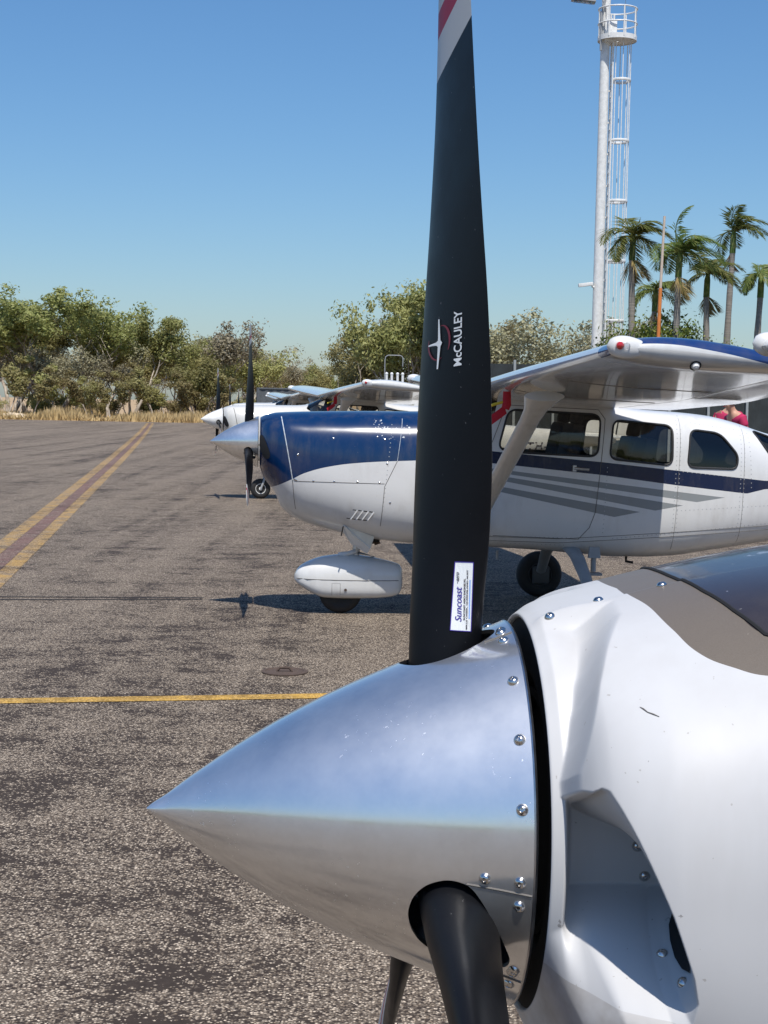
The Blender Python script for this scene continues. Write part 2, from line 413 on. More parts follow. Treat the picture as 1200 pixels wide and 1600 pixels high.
# ------------------------------------------------------------------ spinner
S_X = [0, .006, .0204, .0464, .112, .179, .2457, .2726, .33, .37]; S_R = [0.0012, .0062, .0155, .0354, .0788, .116, .1455, .157, .180, .197]
_cs = np.polyfit(S_X, S_R, 5)
def spin_r(s):
    a = np.interp(s, S_X, S_R); b = np.polyval(_cs, s); return a + (b - a) * sstep(.02, .08, s)
HOLE = np.array([(-.1112, -1.5), (-.1069, 6.5), (-.0957, 12.2), (-.076, 15.7), (-.0556, 14.8), (-.0402, 8.2), (-.0235, -1.8), (-.0136, -8.8), (-.0150, -12.5), (-.0278, -16), (-.052, -18.8), (-.076, -19.0), (-.0955, -15.8), (-.1062, -9.5)])
def spinner_parts(theta, sl=1.0):
    """polished shell with three blade cut-outs; returns (verts, faces, rim verts/faces). x aft, rim plane x=0"""
    L = .37; ss = np.concatenate([np.linspace(0, .02, 8)[:-1], np.linspace(.02, .37, 150)]); nphi = 540
    ph = np.arange(nphi) * 360.0 / nphi
    rr = spin_r(ss); n = len(ss)
    X = np.repeat(ss - L, nphi); PH = np.tile(ph, n)
    hp = densify(rpoly(HOLE * [1, .0028], .012, 4), .003)          # degrees -> metres-ish
    dead = np.zeros((n, nphi), bool)
    fc_x = ((ss[:-1] + ss[1:]) / 2 - L)[:, None]; fc_p = (ph + 180.0 / nphi)[None, :]
    snap = {}
    for k in range(3):
        a = theta + 120 * k
        dp = (fc_p - a + 180) % 360 - 180
        sd, _ = sd_poly(np.broadcast_to(fc_x, (n - 1, nphi)), np.broadcast_to(dp * .0028, (n - 1, nphi)), hp)
        ins = sd < 0
        dead[:-1] |= ins
        # boundary verts
        ii, jj = np.nonzero(ins); vs = set()
        for i, j in zip(ii, jj):
            for di in (0, 1):
                for dj in (0, 1): vs.add((i + di, (j + dj) % nphi))
        for (i, j) in vs:
            if not all(ins[i2, j2 % nphi] for i2 in (i - 1, i) for j2 in (j - 1, j) if 0 <= i2 < n - 1):
                q = np.array([ss[i] - L, ((ph[j] - a + 180) % 360 - 180) * .0028]); c = nearest_on(hp, q)
                X[i * nphi + j] = c[0]; PH[i * nphi + j] = a + c[1] / .0028
    RR = spin_r(X + L); V = np.stack([X, RR * np.sin(np.radians(PH)), RR * np.cos(np.radians(PH))], 1)
    F = [(i * nphi + j, i * nphi + (j + 1) % nphi, (i + 1) * nphi + (j + 1) % nphi, (i + 1) * nphi + j) for i in range(n - 1) for j in range(nphi) if not dead[i, j]]
    edge = []
    for k in range(3):                                               # turned-in edge of each cut-out
        a = theta + 120 * k; o = []; q = []
        for x, p in hp:
            w = R(a + p / .0028); r = float(spin_r(x + L)); o.append((x, r * math.sin(w), r * math.cos(w))); r2 = r - .004; q.append((x, r2 * math.sin(w), r2 * math.cos(w)))
        edge.append(MB().loft([o, q], cap=False))
    return V, F, edge
def spin_surf(x, phi, off=0.0):
    r = float(spin_r(x + .37)) + off; w = R(phi); return Vector((x, r * math.sin(w), r * math.cos(w)))
def spin_normal(x, phi):
    sl = (float(spin_r(x + .371)) - float(spin_r(x + .369))) / .002; w = R(phi); return Vector((-sl, math.sin(w), math.cos(w))).normalized()

def screw_mesh(r=.0052):
    b = MB(); b.lathe([(r * 1.12, -.0005), (r * 1.12, .0004), (r, .0012), (r * .86, .0024), (r * .55, .0034), (r * .42, .0036), (r * .36, .0026), (0.0001, .0024)], n=18, close=False)
    o = b.build('screw', M['screw']); me = o.data; bpy.data.objects.remove(o); return me
SCREW = screw_mesh()
def put_screw(parent, p, nrm, k=1.0):
    o = link('screw', SCREW, parent); o.matrix_local = axis_matrix(p, nrm) @ Matrix.Scale(k, 4); return o

def add_prop(root, zc, theta, spin_mat, sc=1.0, detail=False, xh=-.062, bs=1.0):
    """spinner, back plate and three blades under root; rim plane at x=0"""
    V, F, mb = spinner_parts(theta)
    me = mesh('spinner', V * sc + np.array([0, 0, zc]), F, spin_mat)
    sp = link('spinner', me, root)
    for q in mb:
        e = q.build('cutout_edge', M['steel'] if spin_mat is M['alu'] else spin_mat, sp); e.data.transform(Matrix.Scale(sc, 4)); e.location = (0, 0, zc)
    b = MB(); Mx = Matrix.Translation((0, 0, zc)) @ Matrix.Rotation(R(90), 4, 'Y')
    b.lathe([(.1965 * sc, -.0005), (.198 * sc, .0015), (.196 * sc, .004), (.17 * sc, .004), (.001, .004)], Mx, 64, False); b.build('back_plate', M['steel'], root)
    b = MB(); b.lathe([(.001, -.15), (.05, -.14), (.07, -.10), (.078, -.03), (.078, .003)], Mx, 32, False); b.build('hub', M['dark'], root)
    blades = []
    for k in range(3):
        o = link('propeller_blade', BLADE_ME, root); o.location = (xh * sc, 0, zc); o.rotation_euler = (-R(theta + 120 * k), 0, 0); o.scale = (bs, bs, bs); blades.append(o)
    return sp, blades

# ------------------------------------------------------------------ high-wing aircraft
def interp_rows(xs, rows):
    rows = np.array(rows, float); X = rows[:, 0]; out = [xs]
    for k in range(1, rows.shape[1]):
        Y = rows[:, k]; h = np.diff(X); dl = np.diff(Y) / h; m = np.zeros(len(X))            # monotone cubic
        m[1:-1] = np.where(dl[:-1] * dl[1:] > 0, 2 * dl[:-1] * dl[1:] / (dl[:-1] + dl[1:] + 1e-12), 0); m[0] = dl[0]; m[-1] = dl[-1]
        i = np.clip(np.searchsorted(X, xs) - 1, 0, len(X) - 2); t = (xs - X[i]) / h[i]
        out.append((2 * t ** 3 - 3 * t ** 2 + 1) * Y[i] + (t ** 3 - 2 * t ** 2 + t) * h[i] * m[i] + (-2 * t ** 3 + 3 * t ** 2) * Y[i + 1] + (t ** 3 - t ** 2) * h[i] * m[i + 1])
    return np.stack(out, 1)
#        x     ztop   zbot   half  zmid  ntop nbot
STN = [(.018, 1.655, 1.245, .205, 1.45, 2.0, 2.0), (.05, 1.674, 1.155, .27, 1.445, 2.2, 2.1), (.09, 1.688, 1.10, .325, 1.435, 2.4, 2.1), (.15, 1.700, 1.02, .365, 1.42, 2.6, 2.2), (.20, 1.704, .91, .39, 1.40, 2.7, 2.3),
       (.27, 1.708, .842, .415, 1.37, 2.8, 2.4), (.38, 1.713, .782, .44, 1.33, 2.8, 2.5), (.52, 1.717, .738, .46, 1.29, 2.9, 2.5), (.85, 1.726, .662, .495, 1.24, 3.0, 2.7), (1.33, 1.732, .612, .53, 1.18, 3.2, 3.0), (1.52, 1.745, .606, .54, 1.18, 3.4, 3.2),
       (1.72, 1.83, .60, .55, 1.20, 3.8, 3.6), (1.98, 1.955, .595, .555, 1.22, 4.6, 4.0), (2.25, 1.985, .585, .56, 1.22, 5.2, 4.2), (2.8, 1.89, .545, .56, 1.2, 5.2, 4.2), (3.02, 1.815, .528, .56, 1.2, 5, 4.2), (3.25, 1.785, .528, .558, 1.18, 4.4, 4.0), (3.55, 1.768, .543, .545, 1.16, 3.9, 3.8), (3.8, 1.745, .578, .525, 1.15, 3.6, 3.6), (4.02, 1.70, .61, .505, 1.14, 3.4, 3.4),
       (4.36, 1.60, .662, .46, 1.13, 3.0, 3.2), (5.0, 1.475, .76, .36, 1.12, 2.6, 2.8), (5.8, 1.40, .88, .24, 1.14, 2.3, 2.5), (6.8, 1.34, 1.02, .13, 1.18, 2.1, 2.2), (7.55, 1.30, 1.13, .05, 1.21, 2, 2)]
WIN = [rpoly([(1.965, 1.435), (2.05, 1.765), (2.815, 1.735), (2.795, 1.388), (2.15, 1.412)], .075), rpoly([(2.895, 1.372), (2.925, 1.695), (3.43, 1.655), (3.425, 1.325)], .07), rpoly([(3.555, 1.312), (3.585, 1.628), (3.845, 1.60), (4.0, 1.415), (3.985, 1.302)], .07)]
REAR = rpoly([(4.16, 1.628), (4.235, 1.50), (4.33, 1.36), (4.62, 1.285), (4.72, 1.36), (4.62, 1.475)], .05)
WSCR = rpoly([(1.50, 1.675), (1.93, 2.2), (2.02, 2.2), (1.955, 1.80), (1.90, 1.62), (1.62, 1.60)], .03)
WSCR[:, 0] = np.where(WSCR[:, 1] > 1.99, WSCR[:, 0], WSCR[:, 0])

def section_at(x, rows=None): return interp_rows(np.array([x]), rows or STN)[0]
def surf_y(x, z, rows=None, inset=0.0):
    s = section_at(x, rows); zt, zb, hw, zc, nt, nb = s[1:]
    a = (zt - zc) if z > zc else (zc - zb); n = nt if z > zc else nb
    q = min(.999, abs(z - zc) / a); return (hw - inset) * (1 - q ** n) ** (1 / n)

def fuselage_mesh(x0, holes, front=None, inset=0.0, name='fuselage', mats=None, N=132, x1=7.55, rows=None, dx=.022):
    rows = rows or STN
    xs = np.concatenate([np.linspace(x0, .3, 26)[:-1] if x0 < .3 else np.zeros(0), np.arange(max(x0, .3), min(4.8, x1), dx), np.arange(4.8, x1 + .01, .06) if x1 > 4.8 else np.array([x1])])
    S = interp_rows(xs, rows); T = np.linspace(0, 2 * math.pi, 601)[:-1]
    V = np.zeros((len(xs), N, 3))
    for i, (x, zt, zb, hw, zc, nt, nb) in enumerate(S):
        zt -= inset; zb += inset; hw -= inset
        s_, c_ = np.sin(T), np.cos(T)                                 # T=0 at top
        n = np.where(c_ >= 0, nt, nb); a = np.where(c_ >= 0, zt - zc, zc - zb)
        y = hw * np.sign(s_) * np.abs(s_) ** (2 / n); z = zc + a * np.sign(c_) * np.abs(c_) ** (2 / n)
        P = np.stack([y, z], 1); Q = np.vstack([P, P[:1]]); L = np.concatenate([[0], np.cumsum(np.hypot(*np.diff(Q, axis=0).T))])
        l = np.linspace(0, L[-1], N + 1)[:-1]
        V[i, :, 0] = x; V[i, :, 1] = np.interp(l, L, Q[:, 0]); V[i, :, 2] = np.interp(l, L, Q[:, 1])
    n = len(xs); C = (V[:-1] + V[1:]) / 2; C = (C + np.roll(C, -1, 1)) / 2
    dead = np.zeros((n - 1, N), bool); hv = {}
    for hp in holes:
        sd, _ = sd_poly(C[..., 0], C[..., 2], hp); ins = sd < 0; dead |= ins
        dp = densify(hp, .02)
        for i, j in zip(*np.nonzero(ins)):
            for di in (0, 1):
                for dj in (0, 1): hv[(i + di, (j + dj) % N)] = dp
    if front is not None:
        for (cy, cz, ry, rz) in front:
            dead |= (((np.abs(C[..., 1]) - cy) / ry) ** 2 + ((C[..., 2] - cz) / rz) ** 2 < 1) & (C[..., 0] < .2)
    for (i, j), dp in hv.items():
        around = [dead[i2, j2 % N] for i2 in (i - 1, i) for j2 in (j - 1, j) if 0 <= i2 < n - 1]
        if all(around): continue
        q = V[i, j]; c = nearest_on(dp, q[[0, 2]])
        if np.hypot(*(c - q[[0, 2]])) < .05:
            yy = surf_y(c[0], c[1], rows, inset); V[i, j] = (c[0], math.copysign(yy, q[1]) if abs(q[1]) > .02 else q[1], c[1])
    F = [(i * N + j, (i + 1) * N + j, (i + 1) * N + (j + 1) % N, i * N + (j + 1) % N) for i in range(n - 1) for j in range(N) if not dead[i, j]]
    F.append(tuple(((n - 1) * N + j) for j in range(N)))
    return mesh(name, V.reshape(-1, 3), F, mats)

def naca(u, m=.02, p=.4, t=.12):
    yt = 5 * t * (.2969 * math.sqrt(max(u, 0)) - .126 * u - .3516 * u * u + .2843 * u ** 3 - .1036 * u ** 4)
    yc = m / p ** 2 * (2 * p * u - u * u) if u < p else m / (1 - p) ** 2 * ((1 - 2 * p) + 2 * p * u - u * u); return yc, yt
WLE, WCH, WZ, WINC, WDI = 1.75, 1.63, 1.925, R(5.7), math.tan(R(1.73))
def wing_geo(y):
    a = abs(y); k = max(0, min(1, (a - 2.55) / 2.9)); ch = WCH - .34 * k; le = WLE + .03 * k
    return le, ch, WZ + a * WDI + .05 * k * 0, WINC - R(.6) * k
def wing_sec(y, us, tk=1.0):
    le, ch, z, inc = wing_geo(y); P = []
    for u, s in us:
        yc, yt = naca(u); h = (yc + s * yt * tk) * ch; x = u * ch
        P.append(Vector((le + x * math.cos(inc) + h * math.sin(inc), y, z - x * math.sin(inc) + h * math.cos(inc))))
    return P
def us_range(a, b, n): return [a + (b - a) * (1 - math.cos(math.pi * i / n)) / 2 for i in range(n + 1)]
MAIN_US = [(u, -1) for u in us_range(0, .735, 18)[::-1]] + [(u, 1) for u in us_range(0, .735, 18)[1:]]
TAIL_US = [(u, -1) for u in np.linspace(.744, 1, 7)[::-1]] + [(u, 1) for u in np.linspace(.7352, 1, 7)]
FULL_US = [(u, -1) for u in us_range(0, 1, 24)[::-1]] + [(u, 1) for u in us_range(0, 1, 24)[1:-1]]

def add_wing(root, mw, mtip, sgn, pod=True, lens='redlens'):
    ys = [0, .5, 1, 1.5, 2, 2.55, 3, 3.5, 4, 4.5, 5.12]
    w = MB().loft([wing_sec(sgn * y, MAIN_US) for y in ys]).build('wing', mw, root)
    MB().loft([wing_sec(sgn * y, TAIL_US) for y in np.linspace(.58, 2.86, 6)]).build('flap', mw, root)
    # aileron with pressed beads
    rings = []
    for i, y in enumerate(np.linspace(2.88, 5.11, 50)):
        s = wing_sec(sgn * y, TAIL_US); k = (i % 2) * .006
        rings.append([p + Vector((0, 0, k if j < 7 else -k * .5)) * (1 if 1 < j % 7 < 6 else 0) for j, p in enumerate(s)])
    MB().loft(rings).build('aileron', mw, root)
    tip = []
    for y, t_, in ((5.125, 1), (5.25, 1), (5.34, .97), (5.40, .86), (5.44, .66), (5.462, .38), (5.468, .08)):
        ring = wing_sec(sgn * y, FULL_US, t_)
        if t_ < 1:
            cx = sum((p.x for p in ring)) / len(ring); ring = [Vector((cx + (p.x - cx) * (1 - (1 - t_) * .10), p.y, p.z)) for p in ring]
        tip.append(ring)
    MB().loft(tip).build('wing_tip', mtip, root)
    for rib in (1.9, 3.6):                           # lapped skin joints below the wing
        s = wing_sec(sgn * rib, [(u, -1) for u in np.linspace(.06, .72, 12)])
        MB().tube([p + Vector((0, 0, -.001)) for p in s], .0022, 5).build('skin_joint', M['seam'], root)
    if pod:
        le, ch, z, inc = wing_geo(5.4); c = Vector((le + .085, sgn * 5.43, z + .012)); b = MB(); rings = []
        for s_ in np.linspace(0, 1, 15):
            r = math.sin(math.pi * s_ ** .72) ** .62 if 0 < s_ < 1 else .02
            rings.append([c + Vector((-.11 + .235 * s_, sgn * math.cos(w_) * .045 * r, math.sin(w_) * .058 * r - .012 * s_)) for w_ in np.linspace(0, 2 * math.pi, 21)[:-1]])
        p = b.loft(rings).build('light_pod', M['white_plain'], root)
        MB().lathe([(.001, .026), (.012, .022), (.019, .010), (.021, -.004)], axis_matrix(c + Vector((-.052, sgn * .04, .002)), (-.45, sgn, 0)), 18, False).build('lens', M[lens], p)
        MB().lathe([(.001, .022), (.012, .018), (.018, .006), (.019, -.004)], axis_matrix(c + Vector((-.018, sgn * .044, .0)), (-.1, sgn, 0)), 18, False).build('lens', M['clear'], p)
    return w

def foil_surface(root, name, m, pts_in, pts_out, t=.09, n=6):
    """fin or tailplane between root chord (LE,TE) and tip chord (LE,TE); spans given as 3D points"""
    A, B = Vector(pts_in[0]), Vector(pts_in[1]); Cc, D = Vector(pts_out[0]), Vector(pts_out[1])
    span = (Cc - A).normalized(); ch = (B - A).normalized(); nrm = span.cross(ch).normalized(); rings = []
    for k in np.linspace(0, 1, n):
        le = A.lerp(Cc, k); te = B.lerp(D, k); c = (te - le).length; tt = t * (1 if k < .97 else .4)
        rings.append([le + (te - le) * u + nrm * s * naca(u, 0, .4, tt)[1] * c for u, s in FULL_US])
    return MB().loft(rings).build(name, m, root)

def wheel(root, name, c, r=.215, w=.16, side=-1, rim=True, rm='white_metal'):
    wh = bpy.data.objects.new(name, None); col.objects.link(wh); wh.parent = root; wh.location = c
    Mx = Matrix.Rotation(R(90), 4, 'X')
    prof = [(r * .52, -w * .42), (r * .62, -w * .5), (r * .82, -w * .47), (r * .95, -w * .33), (r, -w * .12), (r, w * .12), (r * .95, w * .33), (r * .82, w * .47), (r * .62, w * .5), (r * .52, w * .42)]
    MB().lathe(prof, Mx, 40, True).build('tyre', M['blackrubber'], wh)
    if rim:
        for s in (-1, 1):
            MB().lathe([(r * .54, s * w * .40), (r * .50, s * w * .46), (r * .44, s * w * .40), (r * .40, s * w * .25), (r * .2, s * w * .27), (r * .16, s * w * .5), (.001, s * w * .52)], Mx, 28, False).build('rim', M[rm], wh)
    return wh

def build_aircraft(name, loc, yaw, cfg, label, group):
    root = empty(name, (loc[0], loc[1], 0), R(yaw), label, 'aircraft', group)
    dz = cfg.get('dz', 0.0); P = cfg['paint']; x0 = cfg.get('x0', .018); x1f = 7.55
    holes = WIN + [REAR, WSCR]
    rows = [(r[0], r[1] + dz, r[2] + dz, r[3], r[4] + dz, r[5], r[6]) for r in STN]
    hz = [h + np.array([0, dz]) for h in holes]
    link('fuselage', fuselage_mesh(x0, hz, None, 0, 'fuselage', P, rows=rows), root)
    if x0 < .1:
        for s in (-1, 1):                                              # air intakes either side of the spinner
            rings = []
            for k in (1, .75, .5, .25, .02):
                ring = []
                for a in np.linspace(0, 2 * math.pi, 29)[:-1]:
                    y_, z_ = .262 + .070 * k * math.cos(a), 1.415 + .085 * k * math.sin(a) - .05 * k * math.cos(a); lo, hi = .018, .3
                    for _ in range(30):
                        m_ = (lo + hi) / 2
                        if surf_y(m_, z_) < y_: lo = m_
                        else: hi = m_
                    ring.append(Vector((lo - .003, s * y_ + s * .002, z_ + dz)))
                rings.append(ring)
            MB().loft(rings, cap=False).build('air_intake', M['dark'], root)
    # inner lining of the cabin, its own skin
    lrows = [r for r in rows]
    lm = fuselage_mesh(1.46, hz, None, .022, 'cabin_lining', M['lining'], 96, 5.2, lrows, .03); link('cabin_lining', lm, root)
    MB().box((2.72, 0, .93 + dz), (2.3, 1.02, .03)).build('cabin_floor', M['lining'], root)
    MB().box((1.60, 0, 1.40 + dz), (.16, .98, .46), taper=.9).build('instrument_panel', M['dark'], root)
    for y in (-.27, .27):
        for x in (2.36, 2.98):
            s = empty_part('seat', root, (x, y, (.95 if x < 2.5 else .84) + dz))
            MB().box((-.05, 0, .20), (.46, .42, .14)).build('cushion', M['seat'], s, bevel=.03)
            MB().box((.24, 0, .46), (.11, .42, .50), Matrix.Rotation(R(12), 3, 'Y')).build('backrest', M['seat'], s, bevel=.035)
            MB().box((.31, 0, .765), (.08, .24, .13), Matrix.Rotation(R(12), 3, 'Y')).build('headrest', M['seat'], s, bevel=.03)
    # windows: pane + rubber seal, both sides
    for hp in WIN + [REAR]:
        for s in (-1, 1):
            dp = densify(hp, .03); pts = [Vector((x, s * surf_y(x, z), z + dz)) for x, z in dp]
            inn = [Vector((p.x, p.y - s * .008, p.z)) for p in pts]; c = sum(inn, Vector()) / len(inn); k = len(inn); c.y = s * max(abs(c.y), surf_y(c.x, c.z - dz) - .008)
            mid = [c.lerp(p, .55) for p in inn]
            for q in mid: q.y = s * (surf_y(q.x, q.z - dz) - .008)
            Vv = inn + mid + [c]; Ff = [(i, (i + 1) % k, k + (i + 1) % k, k + i) for i in range(k)] + [(k + i, k + (i + 1) % k, 2 * k) for i in range(k)]
            pn = link('window_pane', mesh('window_pane', Vv, Ff, M['glass']), root)
            MB().loop([Vector((p.x, p.y + s * .001, p.z)) for p in pts], .0085).build('window_seal', M['seal'], root)
    # windscreen
    V = []; xs = np.linspace(1.505, 1.97, 16); N = 31; F = []
    for x in xs:
        s_ = section_at(x, rows); zlow = max(1.60 + dz, 1.68 + dz - (x - 1.5) * .5) if x > 1.6 else s_[1] - .012 - (x - 1.5) * 1.0
        for k in range(N):
            z = s_[1] - .004 - (s_[1] - .004 - zlow) * (abs(k - N // 2) / (N // 2)) ** 2.2
            yy = surf_y(x, z, rows) - .006; V.append((x, math.copysign(yy, k - N // 2) if k != N // 2 else 0, z))
    F = [(i * N + k, (i + 1) * N + k, (i + 1) * N + k + 1, i * N + k + 1) for i in range(len(xs) - 1) for k in range(N - 1)]
    link('windscreen', mesh('windscreen', V, F, M['glass']), root)
    # wings, struts
    pre = set(col.objects)
    for s in (-1, 1):
        add_wing(root, cfg['wing'], cfg['tip'], s, lens='redlens' if s < 0 else 'greenlens')
        A = Vector((1.76, s * .52, .76)); B = Vector((1.985, s * 2.42, 1.865)); rings = []
        for k in np.linspace(0, 1, 14):
            c = A.lerp(B, k); fl = 1 + .9 * max(0, (k - .88) / .12) ** 1.6 + .5 * max(0, (.1 - k) / .1)
            rings.append([c + Vector((math.cos(w) * .075 * fl + .015 * (fl - 1), 0, 0)) + Vector((0, .50 * s, -.86)) * math.sin(w) * .030 * (1 + .4 * (fl - 1)) for w in np.linspace(0, 2 * math.pi, 21)[:-1]])
        MB().loft(rings).build('wing_strut', cfg['wing'], root)
    for o in set(col.objects) - pre:
        if o.parent is root: o.location.z += dz + cfg.get('wz', 0); o.location.x += cfg.get('wx', 0)
    # tail
    pre = set(col.objects)
    foil_surface(root, 'fin', P, [(6.35, 0, 1.36), (7.5, 0, 1.30)], [(7.25, 0, 2.72), (7.72, 0, 2.72)])
    foil_surface(root, 'rudder', P, [(7.515, 0, 1.18), (7.92, 0, 1.18)], [(7.735, 0, 2.72), (8.06, 0, 2.70)])
    for s in (-1, 1):
        foil_surface(root, 'tailplane', P, [(6.6, s * .10, 1.27), (7.30, s * .10, 1.27)], [(6.85, s * 1.95, 1.27), (7.28, s * 1.95, 1.27)])
        foil_surface(root, 'elevator', P, [(7.31, s * .10, 1.27), (7.72, s * .10, 1.27)], [(7.29, s * 1.95, 1.27), (7.58, s * 1.95, 1.27)])
    for o in set(col.objects) - pre:
        if o.parent is root: o.location.z += dz
    # main gear
    for s in (-1, 1):
        pts = [Vector((2.62, s * .40, .62 + dz)), Vector((2.635, s * .62, .56 + dz * .7)), Vector((2.65, s * .9, .42 + dz * .3)), Vector((2.66, s * 1.16, .24))]
        b = MB(); rings = []
        for p, w in zip(pts, (.075, .062, .052, .045)):
            rings.append([p + Vector((math.cos(a) * w, s * math.sin(a) * .010, math.sin(a) * .02)) for a in np.linspace(0, 2 * math.pi, 13)[:-1]])
        b.loft(rings).build('gear_leg', M['grey_metal'], root)
        wheel(root, 'main_wheel', (2.66, s * 1.25, .215), rm='dark_metal')
        MB().box((2.66, s * 1.15, .215), (.16, .03, .16)).build('brake', M['dark_metal'], root, bevel=.01)
    # boarding step and belly drain
    MB().box((2.78, -.60, .60 + dz), (.10, .05, .09), taper=.8).tube([(2.78, -.58, .60 + dz), (2.775, -.60, .44 + dz)], .022, 8).box((2.77, -.62, .425 + dz), (.13, .12, .018)).build('boarding_step', M['grey_metal'], root)
    return root

def empty_part(name, parent, loc=(0, 0, 0)):
    o = bpy.data.objects.new(name, None); col.objects.link(o); o.parent = parent; o.location = loc; o.empty_display_size = .1; return o

def seam(root, name, pts, m, rad=.003, rows=None, s=-1, off=.0006, dz=0):
    """a narrow joint line on the port skin through (x, z) points"""
    out = []
    for (a, b) in zip(pts[:-1], pts[1:]):
        k = max(2, int(math.hypot(b[0] - a[0], b[1] - a[1]) / .03))
        for i in range(k): x = a[0] + (b[0] - a[0]) * i / k; z = a[1] + (b[1] - a[1]) * i / k; out.append(Vector((x, s * (surf_y(x, z, rows) + off), z)))
    x, z = pts[-1]; out.append(Vector((x, s * (surf_y(x, z, rows) + off), z)))
    return MB().tube(out, rad, 5).build(name, m, root)

def fasteners(root, pts, m, r=.009, s=-1, rows=None):
    for x, z in pts:
        y = surf_y(x, z, rows); e = .01; n = Vector((-(surf_y(x + e, z, rows) - y) / e, 1, -(surf_y(x, z + e, rows) - y) / e)); n = Vector((n.x, s * n.y, n.z)).normalized()
        MB().lathe([(r, -.001), (r, .001), (r * .7, .003), (.0005, .0035)], axis_matrix((x, s * y, z), n), 12, False).build('fastener', m, root)

def nose_gear(root, paint, fairing=True, z0=.67):
    # oleo, door plate, torque link, wheel, fairing
    MB().tube([(.86, 0, .80), (.845, 0, .47)], .033, 14).tube([(.845, 0, .50), (.80, 0, .30)], .024, 12).build('oleo_strut', M['steel'], root)
    MB().tube([(.87, -.03, .52), (1.00, -.03, .49), (.85, -.03, .44)], .012, 8).build('torque_link', M['grey_metal'], root)
    wheel(root, 'nose_wheel', (.72, 0, .185), .185, .13, rim=not fairing)
    if fairing:
        q = [(.732, -.33, .772), (.982, -.29, .680), (.950, -.30, .585), (.80, -.325, .690)]
        MB().add(q + [(a, b_ + .006, c_) for a, b_, c_ in q], [(0, 1, 2, 3), (7, 6, 5, 4), (0, 4, 5, 1), (1, 5, 6, 2), (2, 6, 7, 3), (3, 7, 4, 0)]).build('gear_door', M['cream'], root, False)
        q = [(.716, -.335, .766), (.732, -.34, .770), (.950, -.31, .583), (.928, -.20, .528), (.795, -.21, .610), (.722, -.24, .71)]
        MB().add(q + [(a, b_ + .005, c_ + .006) for a, b_, c_ in q], [(0, 1, 2, 3, 4, 5), (11, 10, 9, 8, 7, 6)] + [(k, k + 6, (k + 1) % 6 + 6, (k + 1) % 6) for k in range(6)]).build('gear_door', paint, root, False)
        MB().tube([(.703, -.33, .69), (.717, -.338, .768)], .006, 6).build('door_hinge', M['dark'], root)
        MB().box((.93, -.02, .655), (.22, .2, .07)).build('wheel_bay', M['dark'], root, False)
        MB().tube([(1.0, -.04, .66), (1.02, -.05, .60), (1.04, -.05, .62)], .022, 8).tube([(.92, -.05, .60), (1.03, -.05, .625)], .016, 8).build('drag_link', M['rust'], root)
        rows = [(.325, .330, .285, .02, .31), (.345, .372, .262, .07, .305), (.40, .420, .222, .115, .30), (.50, .466, .162, .150, .30), (.58, .487, .136, .160, .30), (.72, .502, .130, .165, .30), (.85, .500, .130, .160, .30), (1.0, .480, .133, .145, .30), (1.12, .453, .142, .122, .30), (1.20, .430, .158, .100, .30), (1.235, .410, .185, .075, .30), (1.248, .375, .235, .035, .30)]
        xs = np.linspace(.325, 1.245, 40); S = interp_rows(xs, rows); rings = []
        for x, zt, zb, hw, zc in S:
            ring = []
            for a in np.linspace(0, 2 * math.pi, 41)[:-1]:
                s_, c_ = math.sin(a), math.cos(a); n = 2.4 if c_ >= 0 else 3.6; A = zt - zc if c_ >= 0 else zc - zb
                ring.append(Vector((x, hw * math.copysign(abs(s_) ** (2 / n), s_), zc + A * math.copysign(abs(c_) ** (2 / n), c_))))
            rings.append(ring)
        f = MB().loft(rings).build('wheel_fairing', paint, root)
        def fy(x):
            i = np.argmin(abs(S[:, 0] - x)); return S[i, 3]
        pts = [Vector((x, -fy(x) - .0006, .302 - .012 * (x - .35))) for x in np.linspace(.34, 1.235, 30)]
        MB().tube(pts, .0028, 5).build('seam', M['seam'], f)
        MB().tube([Vector((x, -fy(x) * .985 - .0015, z)) for x, z in ((.64, .17), (.64, .27), (.71, .27), (.71, .17))], .0018, 5).build('access_panel', M['seam'], f)
        MB().lathe([(.012, -.002), (.012, .003), (.006, .004), (.0005, .002)], axis_matrix((.755, -fy(.755) * .992, .215), (0, -1, -.1)), 14, False).build('axle_bolt', M['rust'], f)
        MB().tube([(.70, -.02, .50), (.78, -.06, .515), (.84, -.04, .53)], .02, 8).build('steering_collar', paint, f)
    else:
        for s in (-1, 1): MB().tube([(.845, 0, .47), (.80, s * .085, .40), (.72, s * .095, .185)], .02, 8).build('fork', M['grey_metal'], root)

